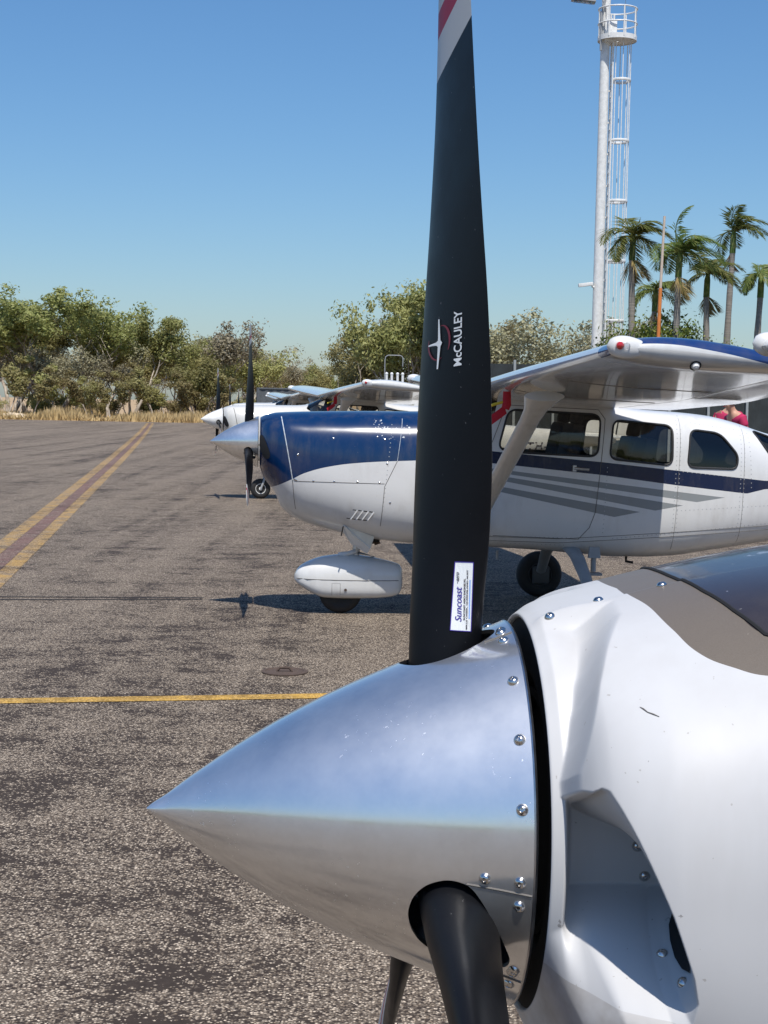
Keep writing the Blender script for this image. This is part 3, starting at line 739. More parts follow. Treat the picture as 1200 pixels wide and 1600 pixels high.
# ---- paint schemes -------------------------------------------------
def scheme_blue():
    t = NT('blue_and_white_scheme'); x, z = t.x, t.z; c = (.67, .67, .665)
    def band(top, bot, x0, x1, colr, c):
        m = t.mul(t.lt(z, t.curve(x, top, 'VECTOR')), t.gt(z, t.curve(x, bot, 'VECTOR')), t.gt(x, x0), t.lt(x, x1)); return t.mixc(m, c, colr)
    g = (.245, .265, .275)
    c = band([(1.35, 1.345), (2.07, 1.262), (3.889, 1.064)], [(1.35, 1.335), (2.07, 1.231), (3.646, 1.024), (3.889, 1.0635)], 1.35, 3.889, g, c)
    c = band([(1.35, 1.31), (2.033, 1.212), (3.528, .995)], [(1.35, 1.29), (2.034, 1.173), (3.292, .95), (3.528, .9945)], 1.35, 3.528, g, c)
    c = band([(1.35, 1.24), (1.982, 1.132), (3.163, .937)], [(1.35, 1.215), (1.983, 1.088), (2.949, .892), (3.163, .9365)], 1.35, 3.163, g, c)
    navy = (.005, .014, .050); blue = (.002, .024, .090)
    c = band([(1.3, 1.47), (2.083, 1.406), (2.831, 1.345), (3.451, 1.286), (4.24, 1.208), (7.4, 1.22)], [(1.3, 1.37), (2.085, 1.307), (2.834, 1.239), (3.455, 1.164), (4.081, 1.099), (4.243, 1.138), (7.4, 1.19)], 1.30, 7.4, navy, c)
    cowl = t.mul(t.lt(x, 1.60), t.gt(z, t.curve(x, [(0, 1.02), (.133, 1.082), (.278, 1.153), (.408, 1.218), (.617, 1.274), (.827, 1.303), (1.302, 1.332), (1.6, 1.345)])))
    chips = t.mul(t.gt(t.noise(38, 3, .6), .61), t.gt(x, .95), t.lt(x, 1.25), t.gt(z, 1.5), t.lt(z, 1.66), t.gt(t.noise(6, 2), .52))
    c = t.mixc(cowl, c, blue); c = t.mixc(t.mul(cowl, chips), c, (.62, .66, .68))
    paint_base(t, c, rough=.18, coat=.22, dirt=.12); return t.m
def scheme_white():
    t = NT('white_scheme'); x, z = t.x, t.z
    c = t.mixc(t.mul(t.lt(z, 1.02), t.gt(z, .99), t.lt(x, 5.2)), (.63, .62, .585), (.30, .28, .25)); paint_base(t, c, dirt=.10); return t.m
def wing_paint(name, tipcol=None):
    t = NT(name); c = (.62, .62, .605)
    if tipcol is not None:
        zb = t.curve(t.x, [(1.74, 2.06), (1.80, 2.10), (1.90, 2.112), (2.05, 2.115), (2.25, 2.092), (2.6, 2.02), (3.1, 1.91)])
        m = t.math('MAXIMUM', t.gt(t.z, zb), t.lt(t.x, 1.80)); c = t.mixc(m, c, tipcol)
    paint_base(t, c, rough=.14, coat=.6, dirt=.14, wav=.16, wavs=2.2); return t.m
M['blue_scheme'] = scheme_blue(); M['white_scheme'] = scheme_white(); M['wing'] = wing_paint('wing_gloss_white'); M['tip_blue'] = wing_paint('blue_topped_tip', (.010, .035, .14)); M['tip_white'] = M['wing']

# ---- the blue and white aircraft ------------------------------------
A2 = build_aircraft('light_aircraft', (-1.078, 13.0), 4.5, dict(paint=M['blue_scheme'], wing=M['wing'], tip=M['tip_blue']), 'high-wing aircraft with glossy blue cowling, grey flash stripes and a white nose wheel fairing', 'aircraft parked side by side on the apron')
add_prop(A2, 1.45, 2, M['alu'], 1.09, xh=-.07, bs=1.02)
nose_gear(A2, M['white_plain'], True)
MB().lathe([(.001, .0), (.17, .0)], Matrix.Translation((.10, 0, 1.45)) @ Matrix.Rotation(R(90), 4, 'Y'), 32, False).build('nose_bulkhead', M['dark'], A2)
seam(A2, 'panel_seam', [(.193, 1.668), (.232, 1.465), (.267, 1.282), (.29, 1.15)], M['seam_pale'], .0042)
seam(A2, 'panel_seam', [(.29, 1.15), (.305, 1.0), (.32, .905)], M['seam'], .0024)
seam(A2, 'panel_seam', [(1.19, 1.67), (1.143, 1.324)], M['seam_pale'], .0022); seam(A2, 'panel_seam', [(1.143, 1.324), (1.042, 1.112), (1.02, .78)], M['seam'], .0024)
seam(A2, 'panel_seam', [(.305, 1.143), (1.041, 1.136)], M['seam'], .0022)
seam(A2, 'door_seam', [(1.90, 1.45), (2.03, 1.80), (2.80, 1.775), (2.853, 1.70), (2.818, 1.25), (2.789, .931), (2.745, .80), (2.662, .70), (1.95, .72)], M['seam'], .0028)
for zz_ in (.665, .70): seam(A2, 'belly_lap', [(1.4, zz_ + .02), (2.5, zz_), (4.3, zz_ + .13)], M['seam'], .0020)
seam(A2, 'skin_lap', [(3.50, 1.74), (3.48, 1.2), (3.46, .62)], M['seam'], .0015)
seam(A2, 'skin_lap', [(4.06, 1.66), (4.05, 1.2), (4.04, .68)], M['seam'], .0015)
fasteners(A2, [(.33, 1.36), (.305, 1.158), (.32, 1.15), (.46, 1.146), (.63, 1.146), (.82, 1.146), (1.0, 1.142), (.98, 1.52), (1.04, 1.50), (1.02, 1.58), (.62, 1.50), (1.06, 1.30), (1.09, .98)], M['screw'])
rv = MB()
def rivet_line(p0, p1, step=.036):
    n_ = int(math.hypot(p1[0] - p0[0], p1[1] - p0[1]) / step)
    for i in range(n_ + 1):
        x = p0[0] + (p1[0] - p0[0]) * i / n_; z = p0[1] + (p1[1] - p0[1]) * i / n_; y = surf_y(x, z); e = .01
        nrm = Vector((-(surf_y(x + e, z) - y) / e, -1, -(surf_y(x, z + e) - y) / e * -1)); nrm = Vector((nrm.x * 0, -1, (surf_y(x, z) - surf_y(x, z + e)) / e)).normalized()
        rv.lathe([(.0046, -.0005), (.0042, .0008), (.0022, .0016)], axis_matrix((x, -y, z), nrm), 6)
for a, b_ in (((1.45, .725), (2.6, .71)), ((2.95, .71), (4.3, .85)), ((1.45, .66), (2.55, .645)), ((3.47, 1.70), (3.445, .70)), ((3.50, 1.70), (3.475, .70)), ((4.03, 1.62), (4.015, .74)), ((4.06, 1.62), (4.045, .74)), ((3.52, 1.275), (4.02, 1.23)), ((3.6, 1.68), (3.98, 1.63)), ((4.1, 1.60), (4.12, 1.15)), ((2.88, 1.30), (2.86, .76)), ((1.10, 1.62), (1.02, .80)), ((3.48, .95), (4.6, 1.02))): rivet_line(a, b_)
M['rivet'] = simple('rivet_heads', (.36, .37, .38), .4)
tag(rv.build('rivets', M['rivet'], A2), kind='stuff')
for k in range(4):                                                     # cowl louvres
    x = .79 + .045 * k; p = []
    for (dx_, z_) in ((0, .918), (.030, .914), (-.022, .834), (-.052, .838)): p.append((x + dx_, z_ - .004 * k))
    y = [-surf_y(a, b) for a, b in p]
    lv = MB().add([(p[i][0], y[i] - .001, p[i][1]) for i in range(4)], [(0, 1, 2, 3)]).build('louvre_slot', M['dark'], A2, False)
    MB().add([(p[1][0] + .0, y[1] - .001, p[1][1]), (p[1][0] + .010, y[1] - .014, p[1][1] - .004), (p[2][0] + .010, y[2] - .014, p[2][1] - .002), (p[2][0], y[2] - .001, p[2][1])], [(0, 1, 2, 3)]).build('louvre_vane', M['white_plain'], A2, False)
b = MB().tube([(2.595, -.585, 1.29), (2.72, -.585, 1.282)], .012, 10).box((2.60, -.572, 1.29), (.03, .03, .05)).build('door_handle', M['steel'], A2)
MB().tube([(2.05, -.1, .56), (2.05, -.1, .48)], .01, 6).build('drain_pipe', M['grey_metal'], A2)
MB().tube([(3.12, -.3, .545), (3.12, -.3, .50), (3.18, -.3, .49)], .012, 6).build('belly_aerial', M['dark'], A2)
rl = MB().lathe([(.001, .014), (.015, .010), (.019, -.004), (.023, -.007)], axis_matrix((2.21, -5.44, 2.005), (0, -.8, -.6)), 16, False).build('tie_down_lamp', M['white_metal'], A2)
MB().lathe([(.024, -.003), (.030, -.008), (.02, -.014), (.001, -.014)], axis_matrix((2.21, -5.44, 2.005), (0, -.8, -.6)), 16, False).build('lamp_base', M['dark'], rl)

def pitot_cover(loc, rz, label):
    r = empty('pitot_cover', loc, rz, label, 'cover', 'red covers hung under the wings')
    MB().tube([(0, 0, .10), (0, 0, .0), (-.01, 0, -.03)], [.03, .034, .03], 10).build('sleeve', M['red_cloth'], r)
    MB().loft([[Vector((x, y + .01 * math.sin(x * 30), z)) for x, y, z in ((-.02 - .13 * k, -.012, -.03 - .10 * k + .025), (-.02 - .13 * k, .012, -.03 - .10 * k + .025), (-.0 - .13 * k, .012, -.03 - .10 * k - .035), (-.0 - .13 * k, -.012, -.03 - .10 * k - .035))] for k in np.linspace(0, 1, 6)]).build('streamer', M['red_cloth'], r)
    MB().tube([(-.14, 0, -.02), (-.10, 0, .0), (-.03, 0, .02)], .012, 6).build('tie_cord', M['yellow_cloth'], r); return r
wp = Vector((-1.078, 13.0, 0)) + Matrix.Rotation(R(4.5), 3, 'Z') @ Vector((1.86, -1.62, 1.80))
pitot_cover(wp, R(4.5), 'red fabric pitot cover hanging beside the strut of the blue-nosed aircraft')

# ---- white aircraft beyond it ---------------------------------------
A3 = build_aircraft('light_aircraft', (-3.0, 28.2), 9.5, dict(paint=M['white_scheme'], wing=M['wing'], tip=M['tip_white']), 'plain white high-wing aircraft with bare nose wheel, parked directly beyond the blue-nosed one', 'aircraft parked side by side on the apron')
M['white_spin'] = simple('white_spinner', (.78, .77, .74), .3, coat=.4)
add_prop(A3, 1.45, 14, M['white_spin'], 1.06, xh=-.07, bs=.99)
nose_gear(A3, M['white_plain'], False)
MB().lathe([(.001, .0), (.17, .0)], Matrix.Translation((.10, 0, 1.45)) @ Matrix.Rotation(R(90), 4, 'Y'), 32, False).build('nose_bulkhead', M['dark'], A3)
seam(A3, 'panel_seam', [(.193, 1.66), (.232, 1.465), (.29, 1.15), (.32, .905)], M['seam'], .005)
wp = Vector((-3.0, 28.2, 0)) + Matrix.Rotation(R(9.5), 3, 'Z') @ Vector((1.88, -1.55, 1.80))
pitot_cover(wp, R(9.5), 'red fabric cover under the wing of the plain white aircraft')

# copies farther down the row
def copy_tree(o, parent=None, depth=0):
    c = o.copy(); col.objects.link(c); c.parent = parent
    for ch in list(o.children): copy_tree(ch, c, depth + 1)
    return c
for (x, y, yaw, lab) in ((-5.5, 55.0, 10.0, 'white high-wing aircraft farther down the row, second beyond the blue-nosed one'), (-7.2, 76.0, 10.0, 'white high-wing aircraft at the far end of the parked row')):
    c = copy_tree(A3); c.location = (x, y, 0); c.rotation_euler = (0, 0, R(yaw)); c['label'] = lab

# lettering on the white aircraft's flank (it has its own only)
V, F = text_mesh('STH-E', .02, 0, 1.1); lo = V.min(0); hi = V.max(0)
P = []
LX0, LX1, LZ0, LZ1 = 5.57, 6.26, .985, 1.125
for v in V:
    x = LX0 + (v[0] - lo[0]) / (hi[0] - lo[0]) * (LX1 - LX0); z = LZ0 + (v[1] - lo[1]) / (hi[1] - lo[1]) * (LZ1 - LZ0); P.append((x, -surf_y(x, z) - .004, z))
link('registration_lettering', mesh('registration_lettering', P, F, M['decal_ink'], False), A3)

# ------------------------------------------------------------------ near aircraft with polished spinner
FZ = 1.368; FLOC = (.1296, 1.5904); FYAW = 4.5
t = NT('pearl_white_cowl'); x, y, z = t.x, t.y, t.z
ay_ = t.math('ABSOLUTE', y)
c = (.535, .535, .54)
bronze_edge = t.curve(ay_, [(0, .116), (.0536, .1145), (.1115, .1197), (.185, .127), (.2353, .142), (.2592, .163), (.2771, .186), (.30, .25), (.33, .40), (.40, .80), (.6, 1.3)])
DARK_EDGE = [(0, .171), (.06, .172), (.115, .1754), (.182, .186), (.2325, .199), (.262, .228), (.285, .30), (.32, .50), (.6, 1.4)]
dark_edge = t.curve(ay_, DARK_EDGE)
up_ = t.gt(z, FZ + .02)
fl = t.noise(900, 2); bz = t.mixc(fl, (.115, .095, .078), (.175, .150, .125))
c = t.mixc(t.mul(t.gt(x, bronze_edge), up_), c, bz)
dk = t.mixc(t.noise(700, 2), (.022, .017, .019), (.045, .036, .038))
peel = t.mul(t.gt(t.noise(30, 4, .6), .66), t.gt(t.noise(7, 2), .50)); dk = t.mixc(peel, dk, (.20, .20, .23))
c = t.mixc(t.mul(t.gt(x, dark_edge), up_), c, dk)
nick = t.mul(t.gt(t.noise(46, 4, .7), .715), t.gt(t.noise(5, 2), .50)); c = t.mixc(t.math('MULTIPLY', nick, .7), c, (.20, .19, .18))
low_brown = t.mul(t.lt(t.z, FZ - .10), t.ramp(t.noise(5, 5, .7, vec=t.scaled(.5, 1, 1.6)), [(.40, 0), (.66, 1)])); c = t.mixc(t.math('MULTIPLY', low_brown, .55), c, (.20, .165, .13))  # patchy brown tint on the lower part of the cowl
paint_base(t, c, rough=.40, coat=.0, dirt=.09, wav=.02); t.set(spec=.30, coat=t.math('MULTIPLY', t.mul(t.gt(x, dark_edge), up_), .6)); M['cowl'] = t.m
t = NT('pearl_white_bronze_body'); c = t.mixc(t.mul(t.gt(t.z, 1.42), t.lt(t.z, 1.9)), (.54, .545, .555), (.15, .125, .10)); c = t.mixc(t.mul(t.gt(t.z, 1.50), t.lt(t.z, 1.66), t.lt(t.x, 1.7)), c, (.03, .025, .04)); paint_base(t, c, dirt=.06); M['body_near'] = t.m

A1 = build_aircraft('light_aircraft', FLOC, FYAW, dict(paint=M['body_near'], wing=M['wing'], tip=M['tip_white'], dz=-.082, x0=1.06, wx=.24, wz=.085), 'pearl white aircraft with polished pointed spinner, black blades and bronze and dark purple cowl top', 'aircraft parked side by side on the apron')
SP, BL = add_prop(A1, FZ, 6, M['alu'], 1.0, True)
# spinner screws and filler-plate joints
for k in range(3):
    base = 6 + 120 * k
    for dphi, x in ((18.2, -.0115), (38.5, -.0105), (58.2, -.0100), (78.0, -.0100), (98.8, -.0105), (11.0, -.0115), (-14.5, -.0100), (-9 + 11.5 + 120 - 8.5 - 7, -.0090)):
        put_screw(SP, spin_surf(x, base + dphi) + Vector((0, 0, FZ)), spin_normal(x, base + dphi))
    put_screw(SP, spin_surf(-.0426, base + 17.8) + Vector((0, 0, FZ)), spin_normal(-.0426, base + 17.8))
    for line in ([(-.0587, 15.0), (-.0296, 15.0), (-.0006, 14.8)], [(-.028, -17.6), (-.0005, -17.8)]):
        pts = []
        for (xa, pa), (xb, pb) in zip(line[:-1], line[1:]):
            for q in np.linspace(0, 1, 6): pts.append(spin_surf(xa + (xb - xa) * q, base + pa + (pb - pa) * q, .0002) + Vector((0, 0, FZ)))
        MB().tube(pts, .0011, 5).build('plate_joint', M['seam'], SP)
# decals on the upright blade
B0 = BL[0]
def bl_poly(name, pts, m, off=.0008, sub=6):
    """flat decal patch given as (x seen from the side, r) outline, laid on the blade face"""
    P = densify(np.array(pts, float), .004); c = P.mean(0); rings = [[blade_from_view(*(c + (p - c) * k), off) for p in P] for k in (1, .66, .33)]
    V = [p for r in rings for p in r] + [blade_from_view(*c, off)]; n = len(P)
    F = [(i * n + j, i * n + (j + 1) % n, (i + 1) * n + (j + 1) % n, (i + 1) * n + j) for i in range(2) for j in range(n)] + [(2 * n + j, 2 * n + (j + 1) % n, 3 * n) for j in range(n)]
    return link(name, mesh(name, V, F, m, False), B0)
def bl_strip(name, pts, w, m, off=.0009):
    V = []
    for i, (x, r) in enumerate(pts):
        a = np.array(pts[max(0, i - 1)]); b_ = np.array(pts[min(len(pts) - 1, i + 1)]); d_ = b_ - a; d_ = d_ / np.linalg.norm(d_); n_ = np.array([-d_[1], d_[0]]) * (w[i] if hasattr(w, '__len__') else w) / 2
        V += [blade_from_view(x - n_[0], r - n_[1], off), blade_from_view(x + n_[0], r + n_[1], off)]
    return link(name, mesh(name, V, [(2 * i, 2 * i + 1, 2 * i + 3, 2 * i + 2) for i in range(len(pts) - 1)], m, False), B0)
LOGO_R, LX = .500, .0
blade_lettering('maker_lettering', 'McCAULEY', .4625, .5204, .0116, .0048, M['decal_white'], B0, .018)
EX, ER = -.0072, .4905
bl_poly('maker_emblem', [(EX + a * .78, ER + b_) for a, b_ in ((-.0008, .0262), (.0004, .0262), (.0014, .0030), (.0032, .0), (.0014, -.0036), (-.0014, -.0275), (-.0028, -.0275), (-.0008, -.0040), (-.0030, -.0018), (-.0112, -.0008), (-.0112, .0008), (-.0030, .0018), (-.0008, .0036))], M['decal_white'], .0011)
bl_strip('maker_ring', [(EX + .0022 + .0064 * math.cos(a), ER + .0015 + .0170 * math.sin(a)) for a in np.linspace(-.65, 1.75, 22)], [.0005 + .0012 * math.sin(math.pi * k / 21) for k in range(22)], M['decal_red'])
bl_strip('maker_ring', [(EX - .0016 + .0072 * math.cos(a), ER - .0005 + .0170 * math.sin(a)) for a in np.linspace(2.75, 5.2, 22)], [.0004 + .0010 * math.sin(math.pi * k / 21) for k in range(22)], M['decal_red'])
st = [(.0069, .2584), (.0246, .2580), (.0239, .1868), (.0022, .1880)]
bl_poly('service_sticker', st, M['decal_white'], .0007)
for i in range(4):
    a, b_ = np.array(st[i]), np.array(st[(i + 1) % 4]); bl_strip('sticker_border', [tuple(a + (b_ - a) * k) for k in np.linspace(0, 1, 10)], .0008, M['decal_violet'], .0010)
blade_lettering('sticker_lettering', 'Suncoast', .197, .233, .0140, .0072, M['decal_violet'], B0, .012, .3, .0012)
blade_lettering('sticker_lettering', '~aero', .236, .248, .0112, .0086, M['decal_ink'], B0, .01, .4, .0012)
blade_lettering('sticker_lettering', 'SUNCOAST AERO ENGINES P/L', .1985, .2415, .0176, .0156, M['decal_ink'], B0, .03, 0, .0012)
blade_lettering('sticker_lettering', 'BELLS CREEK, QUEENSLAND AUST', .189, .2505, .0202, .0184, M['decal_ink'], B0, .03, 0, .0012)
bl_strip('sticker_band', [(.0217, r_) for r_ in np.linspace(.2000, .2400, 12)], .0014, M['decal_blue'], .0010)

# sculpted nose bowl: an envelope with the intake scooped out of it
ENV_T = [(.0165, .206), (.03, .213), (.05, .219), (.1, .230), (.17, .247), (.31, .272), (.6, .305), (1.1, .335)]
ENV_B = [(.0165, .207), (.024, .222), (.04, .240), (.08, .268), (.13, .30), (.2, .34), (.4, .45), (.7, .59), (1.1, .685)]
ENV_S = [(.0165, .208), (.0200, .228), (.0240, .252), (.030, .276), (.040, .298), (.055, .316), (.075, .330), (.10, .342), (.16, .356), (.25, .382), (.40, .43), (.65, .485), (1.1, .525)]
# outline of the scooped area in (x, degrees from the top) and the width over which its edge rounds off
RECESS = np.array([(-.05, -4), (.10, -16), (.095, -28), (.068, -42), (.052, -52), (.040, -61), (.0300, -68.5), (.0295, -71.8), (.036, -72.3), (.042, -71.8), (.047, -72.4), (.054, -75), (.066, -79.6), (.094, -90.7), (.112, -99.2), (.1165, -102.8), (.1135, -106.2), (.102, -108.2), (.085, -109), (.066, -110), (.045, -117), (.030, -132), (-.05, -140)])
RW = np.array([.05, .05, .040, .024, .016, .011, .008, .007, .008, .008, .008, .008, .008, .008, .009, .013, .024, .034, .040, .045, .055, .06, .06])
KS = .0052                                                             # metres per degree round the cowl
def recess_mask(X, PHI):
    D = -np.abs(np.degrees((PHI + np.pi) % (2 * np.pi) - np.pi)) * KS; P = RECESS * [1, KS]; n = len(P)
    sd = np.full(X.shape, 1e9); w = np.zeros(X.shape); ins = np.zeros(X.shape, bool); seg = np.zeros(X.shape, int)
    wsum = np.zeros(X.shape); wacc = np.zeros(X.shape)
    for i in range(n):
        a, b_ = P[i], P[(i + 1) % n]; e = b_ - a
        t_ = np.clip(((X - a[0]) * e[0] + (D - a[1]) * e[1]) / (e @ e + 1e-12), 0, 1)
        q = np.hypot(X - a[0] - t_ * e[0], D - a[1] - t_ * e[1]); wi = RW[i] + (RW[(i + 1) % n] - RW[i]) * t_
        if i < n - 1:
            m_ = q < sd; sd = np.where(m_, q, sd); seg = np.where(m_, i, seg)
            k_ = 1 / (q + .0015) ** 4 * np.linalg.norm(e); wsum += k_ * wi; wacc += k_
        c = ((a[1] > D) != (b_[1] > D)) & (X < (b_[0] - a[0]) * (D - a[1]) / (b_[1] - a[1] + 1e-12) + a[0]); ins ^= c
    w = wsum / wacc
    return np.where(ins, 1 - sstep(0, 1, sd / w), 1.0), np.where(ins, -sd, sd), seg
def cowl_radius(X, PHI, full=False):
    """X, PHI arrays (PHI from top, positive to starboard)"""
    st_ = interp_rows(X.ravel(), ENV_T)[:, 1].reshape(X.shape); sb_ = interp_rows(X.ravel(), ENV_B)[:, 1].reshape(X.shape); ss_ = interp_rows(X.ravel(), ENV_S)[:, 1].reshape(X.shape)
    c_, s_ = np.cos(PHI), np.abs(np.sin(PHI)); a = np.where(c_ >= 0, st_, sb_); n = 2.0 + .5 * sstep(.012, .05, X) + .4 * sstep(.1, .4, X)
    env = ((np.abs(c_) / a) ** n + (s_ / ss_) ** n) ** (-1 / n)
    ring = .206 + .45 * np.clip(X - .0165, 0, .010) + .05 * np.clip(X - .03, 0, .2)
    dgr = np.abs(np.degrees((PHI + np.pi) % (2 * np.pi) - np.pi))
    ring = ring - .062 * sstep(.026, .044, X) * sstep(66, 76, dgr) * (1 - sstep(104, 122, dgr))     # the scoop floor sits below the ring
    Mk, sd, seg = recess_mask(X, PHI)
    r = ring + (env - ring) * Mk
    lap = 1 / (1 + np.exp(np.clip((np.sin(PHI) * r + .047) / .0014, -40, 40)))
    r = r + .0022 * lap * sstep(.55, .9, c_) * sstep(.012, .03, X)      # lapped joint along the top
    return (r, Mk, sd, seg) if full else r
xs = np.concatenate([np.linspace(.0165, .032, 14)[:-1], np.linspace(.032, .14, 140)[:-1], np.linspace(.14, .40, 60)[:-1], np.linspace(.40, 1.10, 36)])
ph = np.concatenate([np.linspace(-145, -25, 460)[:-1], np.linspace(-25, 25, 120)[:-1], np.linspace(25, 145, 200)[:-1], np.linspace(145, 215, 60)[:-1]]); N = len(ph)
XX, PP = np.meshgrid(xs, np.radians(ph), indexing='ij'); RRc, MK, SDm, SEG = cowl_radius(XX, PP, True)
DGc = np.abs(np.degrees((PP + np.pi) % (2 * np.pi) - np.pi))
def under(X, MKv, D): return .050 * (1 - MKv) * sstep(.040, .085, X) * sstep(72, 80, D) * (1 - sstep(101, 108, D))   # scoop floor runs on behind its lip
XU = XX + under(XX, MK, DGc)
V = np.stack([XU, RRc * np.sin(PP), FZ + RRc * np.cos(PP)], -1)
Cc = (V[:-1] + V[1:]) / 2; Cc = (Cc + np.roll(Cc, -1, 1)) / 2
dead = np.zeros(Cc.shape[:2], bool)
n = len(xs)
# rounded lip turning in behind the spinner
lip = [(.0150, .2050), (.0146, .2035), (.0152, .2020), (.0172, .2012), (.020, .2008)]
VL = np.array([[(x_, r_ * math.sin(p), FZ + r_ * math.cos(p)) for p in np.radians(ph)] for x_, r_ in lip[::-1]])
VA = np.concatenate([VL, V], 0); nl = len(lip)
F = [(i * N + j, (i + 1) * N + j, (i + 1) * N + (j + 1) % N, i * N + (j + 1) % N) for i in range(nl + n - 1) for j in range(N) if i < nl or not dead[i - nl, j]]
link('nose_cowl', mesh('nose_cowl', VA.reshape(-1, 3), F, M['cowl']), A1)
Mx = Matrix.Translation((0, 0, FZ)) @ Matrix.Rotation(R(90), 4, 'Y')
MB().lathe([(.2006, .0195), (.150, .0225), (.125, .046)], Mx, 96, False).build('cowl_throat', M['dark'], A1)
MB().lathe([(.126, .045), (.10, .045), (.001, .045)], Mx, 48, False).build('starter_ring', M['dark'], A1)
MB().lathe([(.120, .030), (.128, .031), (.128, .040), (.115, .042)], Mx, 72, False).build('ring_gear', M['dark'], A1)
def cowl_pt(x, phi, off=0.0):
    f = lambda a, b: float(cowl_radius(np.array([[a]]), np.array([[b]]))[0, 0])
    def P_(a, b):
        r_, m_, _, _ = cowl_radius(np.array([[a]]), np.array([[b]]), True); r_ = float(r_[0, 0])
        return Vector((a + float(under(np.array([[a]]), m_, np.array([[abs(math.degrees(b))]]))[0, 0]), r_ * math.sin(b), FZ + r_ * math.cos(b)))
    p = P_(x, phi); e = .003; du = P_(x + e, phi) - p; dv = P_(x, phi + e / .25) - p; n_ = du.cross(dv); n_.normalize()
    if n_.dot(Vector((0, math.sin(phi), math.cos(phi)))) < 0: n_ = -n_
    return p + n_ * off, n_
COWL_SCREWS = [(.035, -15.0), (.085, -13.0), (.150, -12.0), ]
for x, p in COWL_SCREWS:
    a, n_ = cowl_pt(x, R(p)); put_screw(A1, a, n_, .95)
for pos, nr_ in (((.1084, -.1505, 1.3712), (-.02, -1, .02)), ((.1167, -.1483, 1.341), (-.02, -.98, -.18)), ((.1097, -.2472, 1.3009), (-.19, -.28, .94)), ((.1152, -.2943, 1.2924), (-.75, -.13, .64))):
    for sg in (1, -1): put_screw(A1, Vector((pos[0], pos[1] * sg, pos[2])), Vector((nr_[0], nr_[1] * sg, nr_[2])), .95)
for sg in (1, -1):                                                     # dark strip on the scoop floor, painting the shade of a gap under the lip
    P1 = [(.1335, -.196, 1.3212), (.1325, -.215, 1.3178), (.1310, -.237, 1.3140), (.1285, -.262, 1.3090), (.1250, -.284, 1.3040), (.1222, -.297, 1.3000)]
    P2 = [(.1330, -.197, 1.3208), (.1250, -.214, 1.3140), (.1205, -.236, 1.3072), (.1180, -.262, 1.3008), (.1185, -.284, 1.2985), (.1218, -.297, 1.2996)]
    MB().loft([[Vector((x - .0012, y * sg, z + .0022)) for x, y, z in P1], [Vector((x - .0012, y * sg, z + .0022)) for x, y, z in P2]], cap=False, closed=False).build('intake_gap_shade', M['dark'], A1)
pts = [Vector((.0777, -.2646, 1.5288)), Vector((.0800, -.2672, 1.5278)), Vector((.0829, -.2716, 1.5257)), Vector((.0870, -.2752, 1.5247)), Vector((.0913, -.2792, 1.5233))]
MB().tube([p + Vector((-.0001, -.0003, .0003)) for p in pts], [.0003, .0007, .0005, .0007, .0003], 5).build('scratch', M['seam'], A1)
# joint between nose bowl and hinged upper cowl
pts = []
for a in np.linspace(-.262, .262, 71):
    x = float(np.interp(abs(a), [q[0] for q in DARK_EDGE], [q[1] for q in DARK_EDGE]))
    ph_ = 0.0
    for _ in range(12):
        r_ = float(cowl_radius(np.array([[x]]), np.array([[ph_]]))[0, 0]); ph_ = math.asin(max(-1, min(1, a / r_)))
    pts.append(Vector((x, r_ * math.sin(ph_), FZ + r_ * math.cos(ph_) + .0004)))
MB().tube(pts, .0022, 6).build('cowl_joint', M['dark'], A1)
nose_r = empty_part('nose_gear', A1)
nose_r.location = (0, 0, 0)
for o in (MB().tube([(.86, 0, .80), (.845, 0, .30)], .033, 12).build('oleo_strut', M['steel'], nose_r),): pass
wheel(A1, 'nose_wheel', (.80, 0, .185), .185, .13)

# ------------------------------------------------------------------ vegetation
def leaf_mat(name, c0, c1, c2, tr=.25):
    t = NT(name); oi = t.n('ShaderNodeObjectInfo'); n = t.noise(1.1, 3, .6); n2 = t.noise(9, 2)
    c = t.mixc(t.ramp(n, [(.35, 0), (.65, 1)]), c0, c1); c = t.mixc(t.ramp(n2, [(.45, 0), (.7, 1)]), c, c2)
    hs = t.n('ShaderNodeHueSaturation'); t.L(t.math('ADD', .47, t.math('MULTIPLY', oi.outputs['Random'], .05)), hs.inputs['Hue']); t.L(t.math('ADD', .75, t.math('MULTIPLY', oi.outputs['Random'], .5)), hs.inputs['Value']); t.L(c, hs.inputs['Color'])
    t.set(color=hs.outputs[0], rough=.55, spec=.3)
    tl = t.n('ShaderNodeBsdfTranslucent'); t.L(hs.outputs[0], tl.inputs[0]); mx = t.n('ShaderNodeMixShader'); mx.inputs[0].default_value = tr
    t.L(t.b.outputs[0], mx.inputs[1]); t.L(tl.outputs[0], mx.inputs[2]); t.L(mx.outputs[0], t.out.inputs[0]); return t.m
M['leaf_green'] = leaf_mat('eucalypt_leaves', (.185, .215, .060), (.300, .315, .105), (.40, .37, .16), .40)
M['leaf_olive'] = leaf_mat('olive_dry_leaves', (.245, .245, .085), (.36, .345, .14), (.43, .37, .18), .40)
M['leaf_grey'] = leaf_mat('grey_sparse_leaves', (.25, .235, .15), (.37, .34, .235), (.31, .28, .14))
M['leaf_bright'] = leaf_mat('bright_shrub_leaves', (.06, .115, .018), (.135, .185, .03), (.24, .25, .05))
M['leaf_palm'] = leaf_mat('palm_leaflets', (.11, .165, .04), (.19, .24, .065), (.33, .33, .11), .45)
M['leaf_dead'] = leaf_mat('dead_fronds', (.24, .16, .07), (.36, .25, .11), (.30, .22, .11))
t = NT('pale_bark'); n = t.noise(5, 5, .65, vec=t.scaled(1, 1, .3)); t.set(color=t.mixc(t.ramp(n, [(.35, 0), (.65, 1)]), (.22, .17, .13), (.52, .46, .38)), rough=.9); M['bark_pale'] = t.m
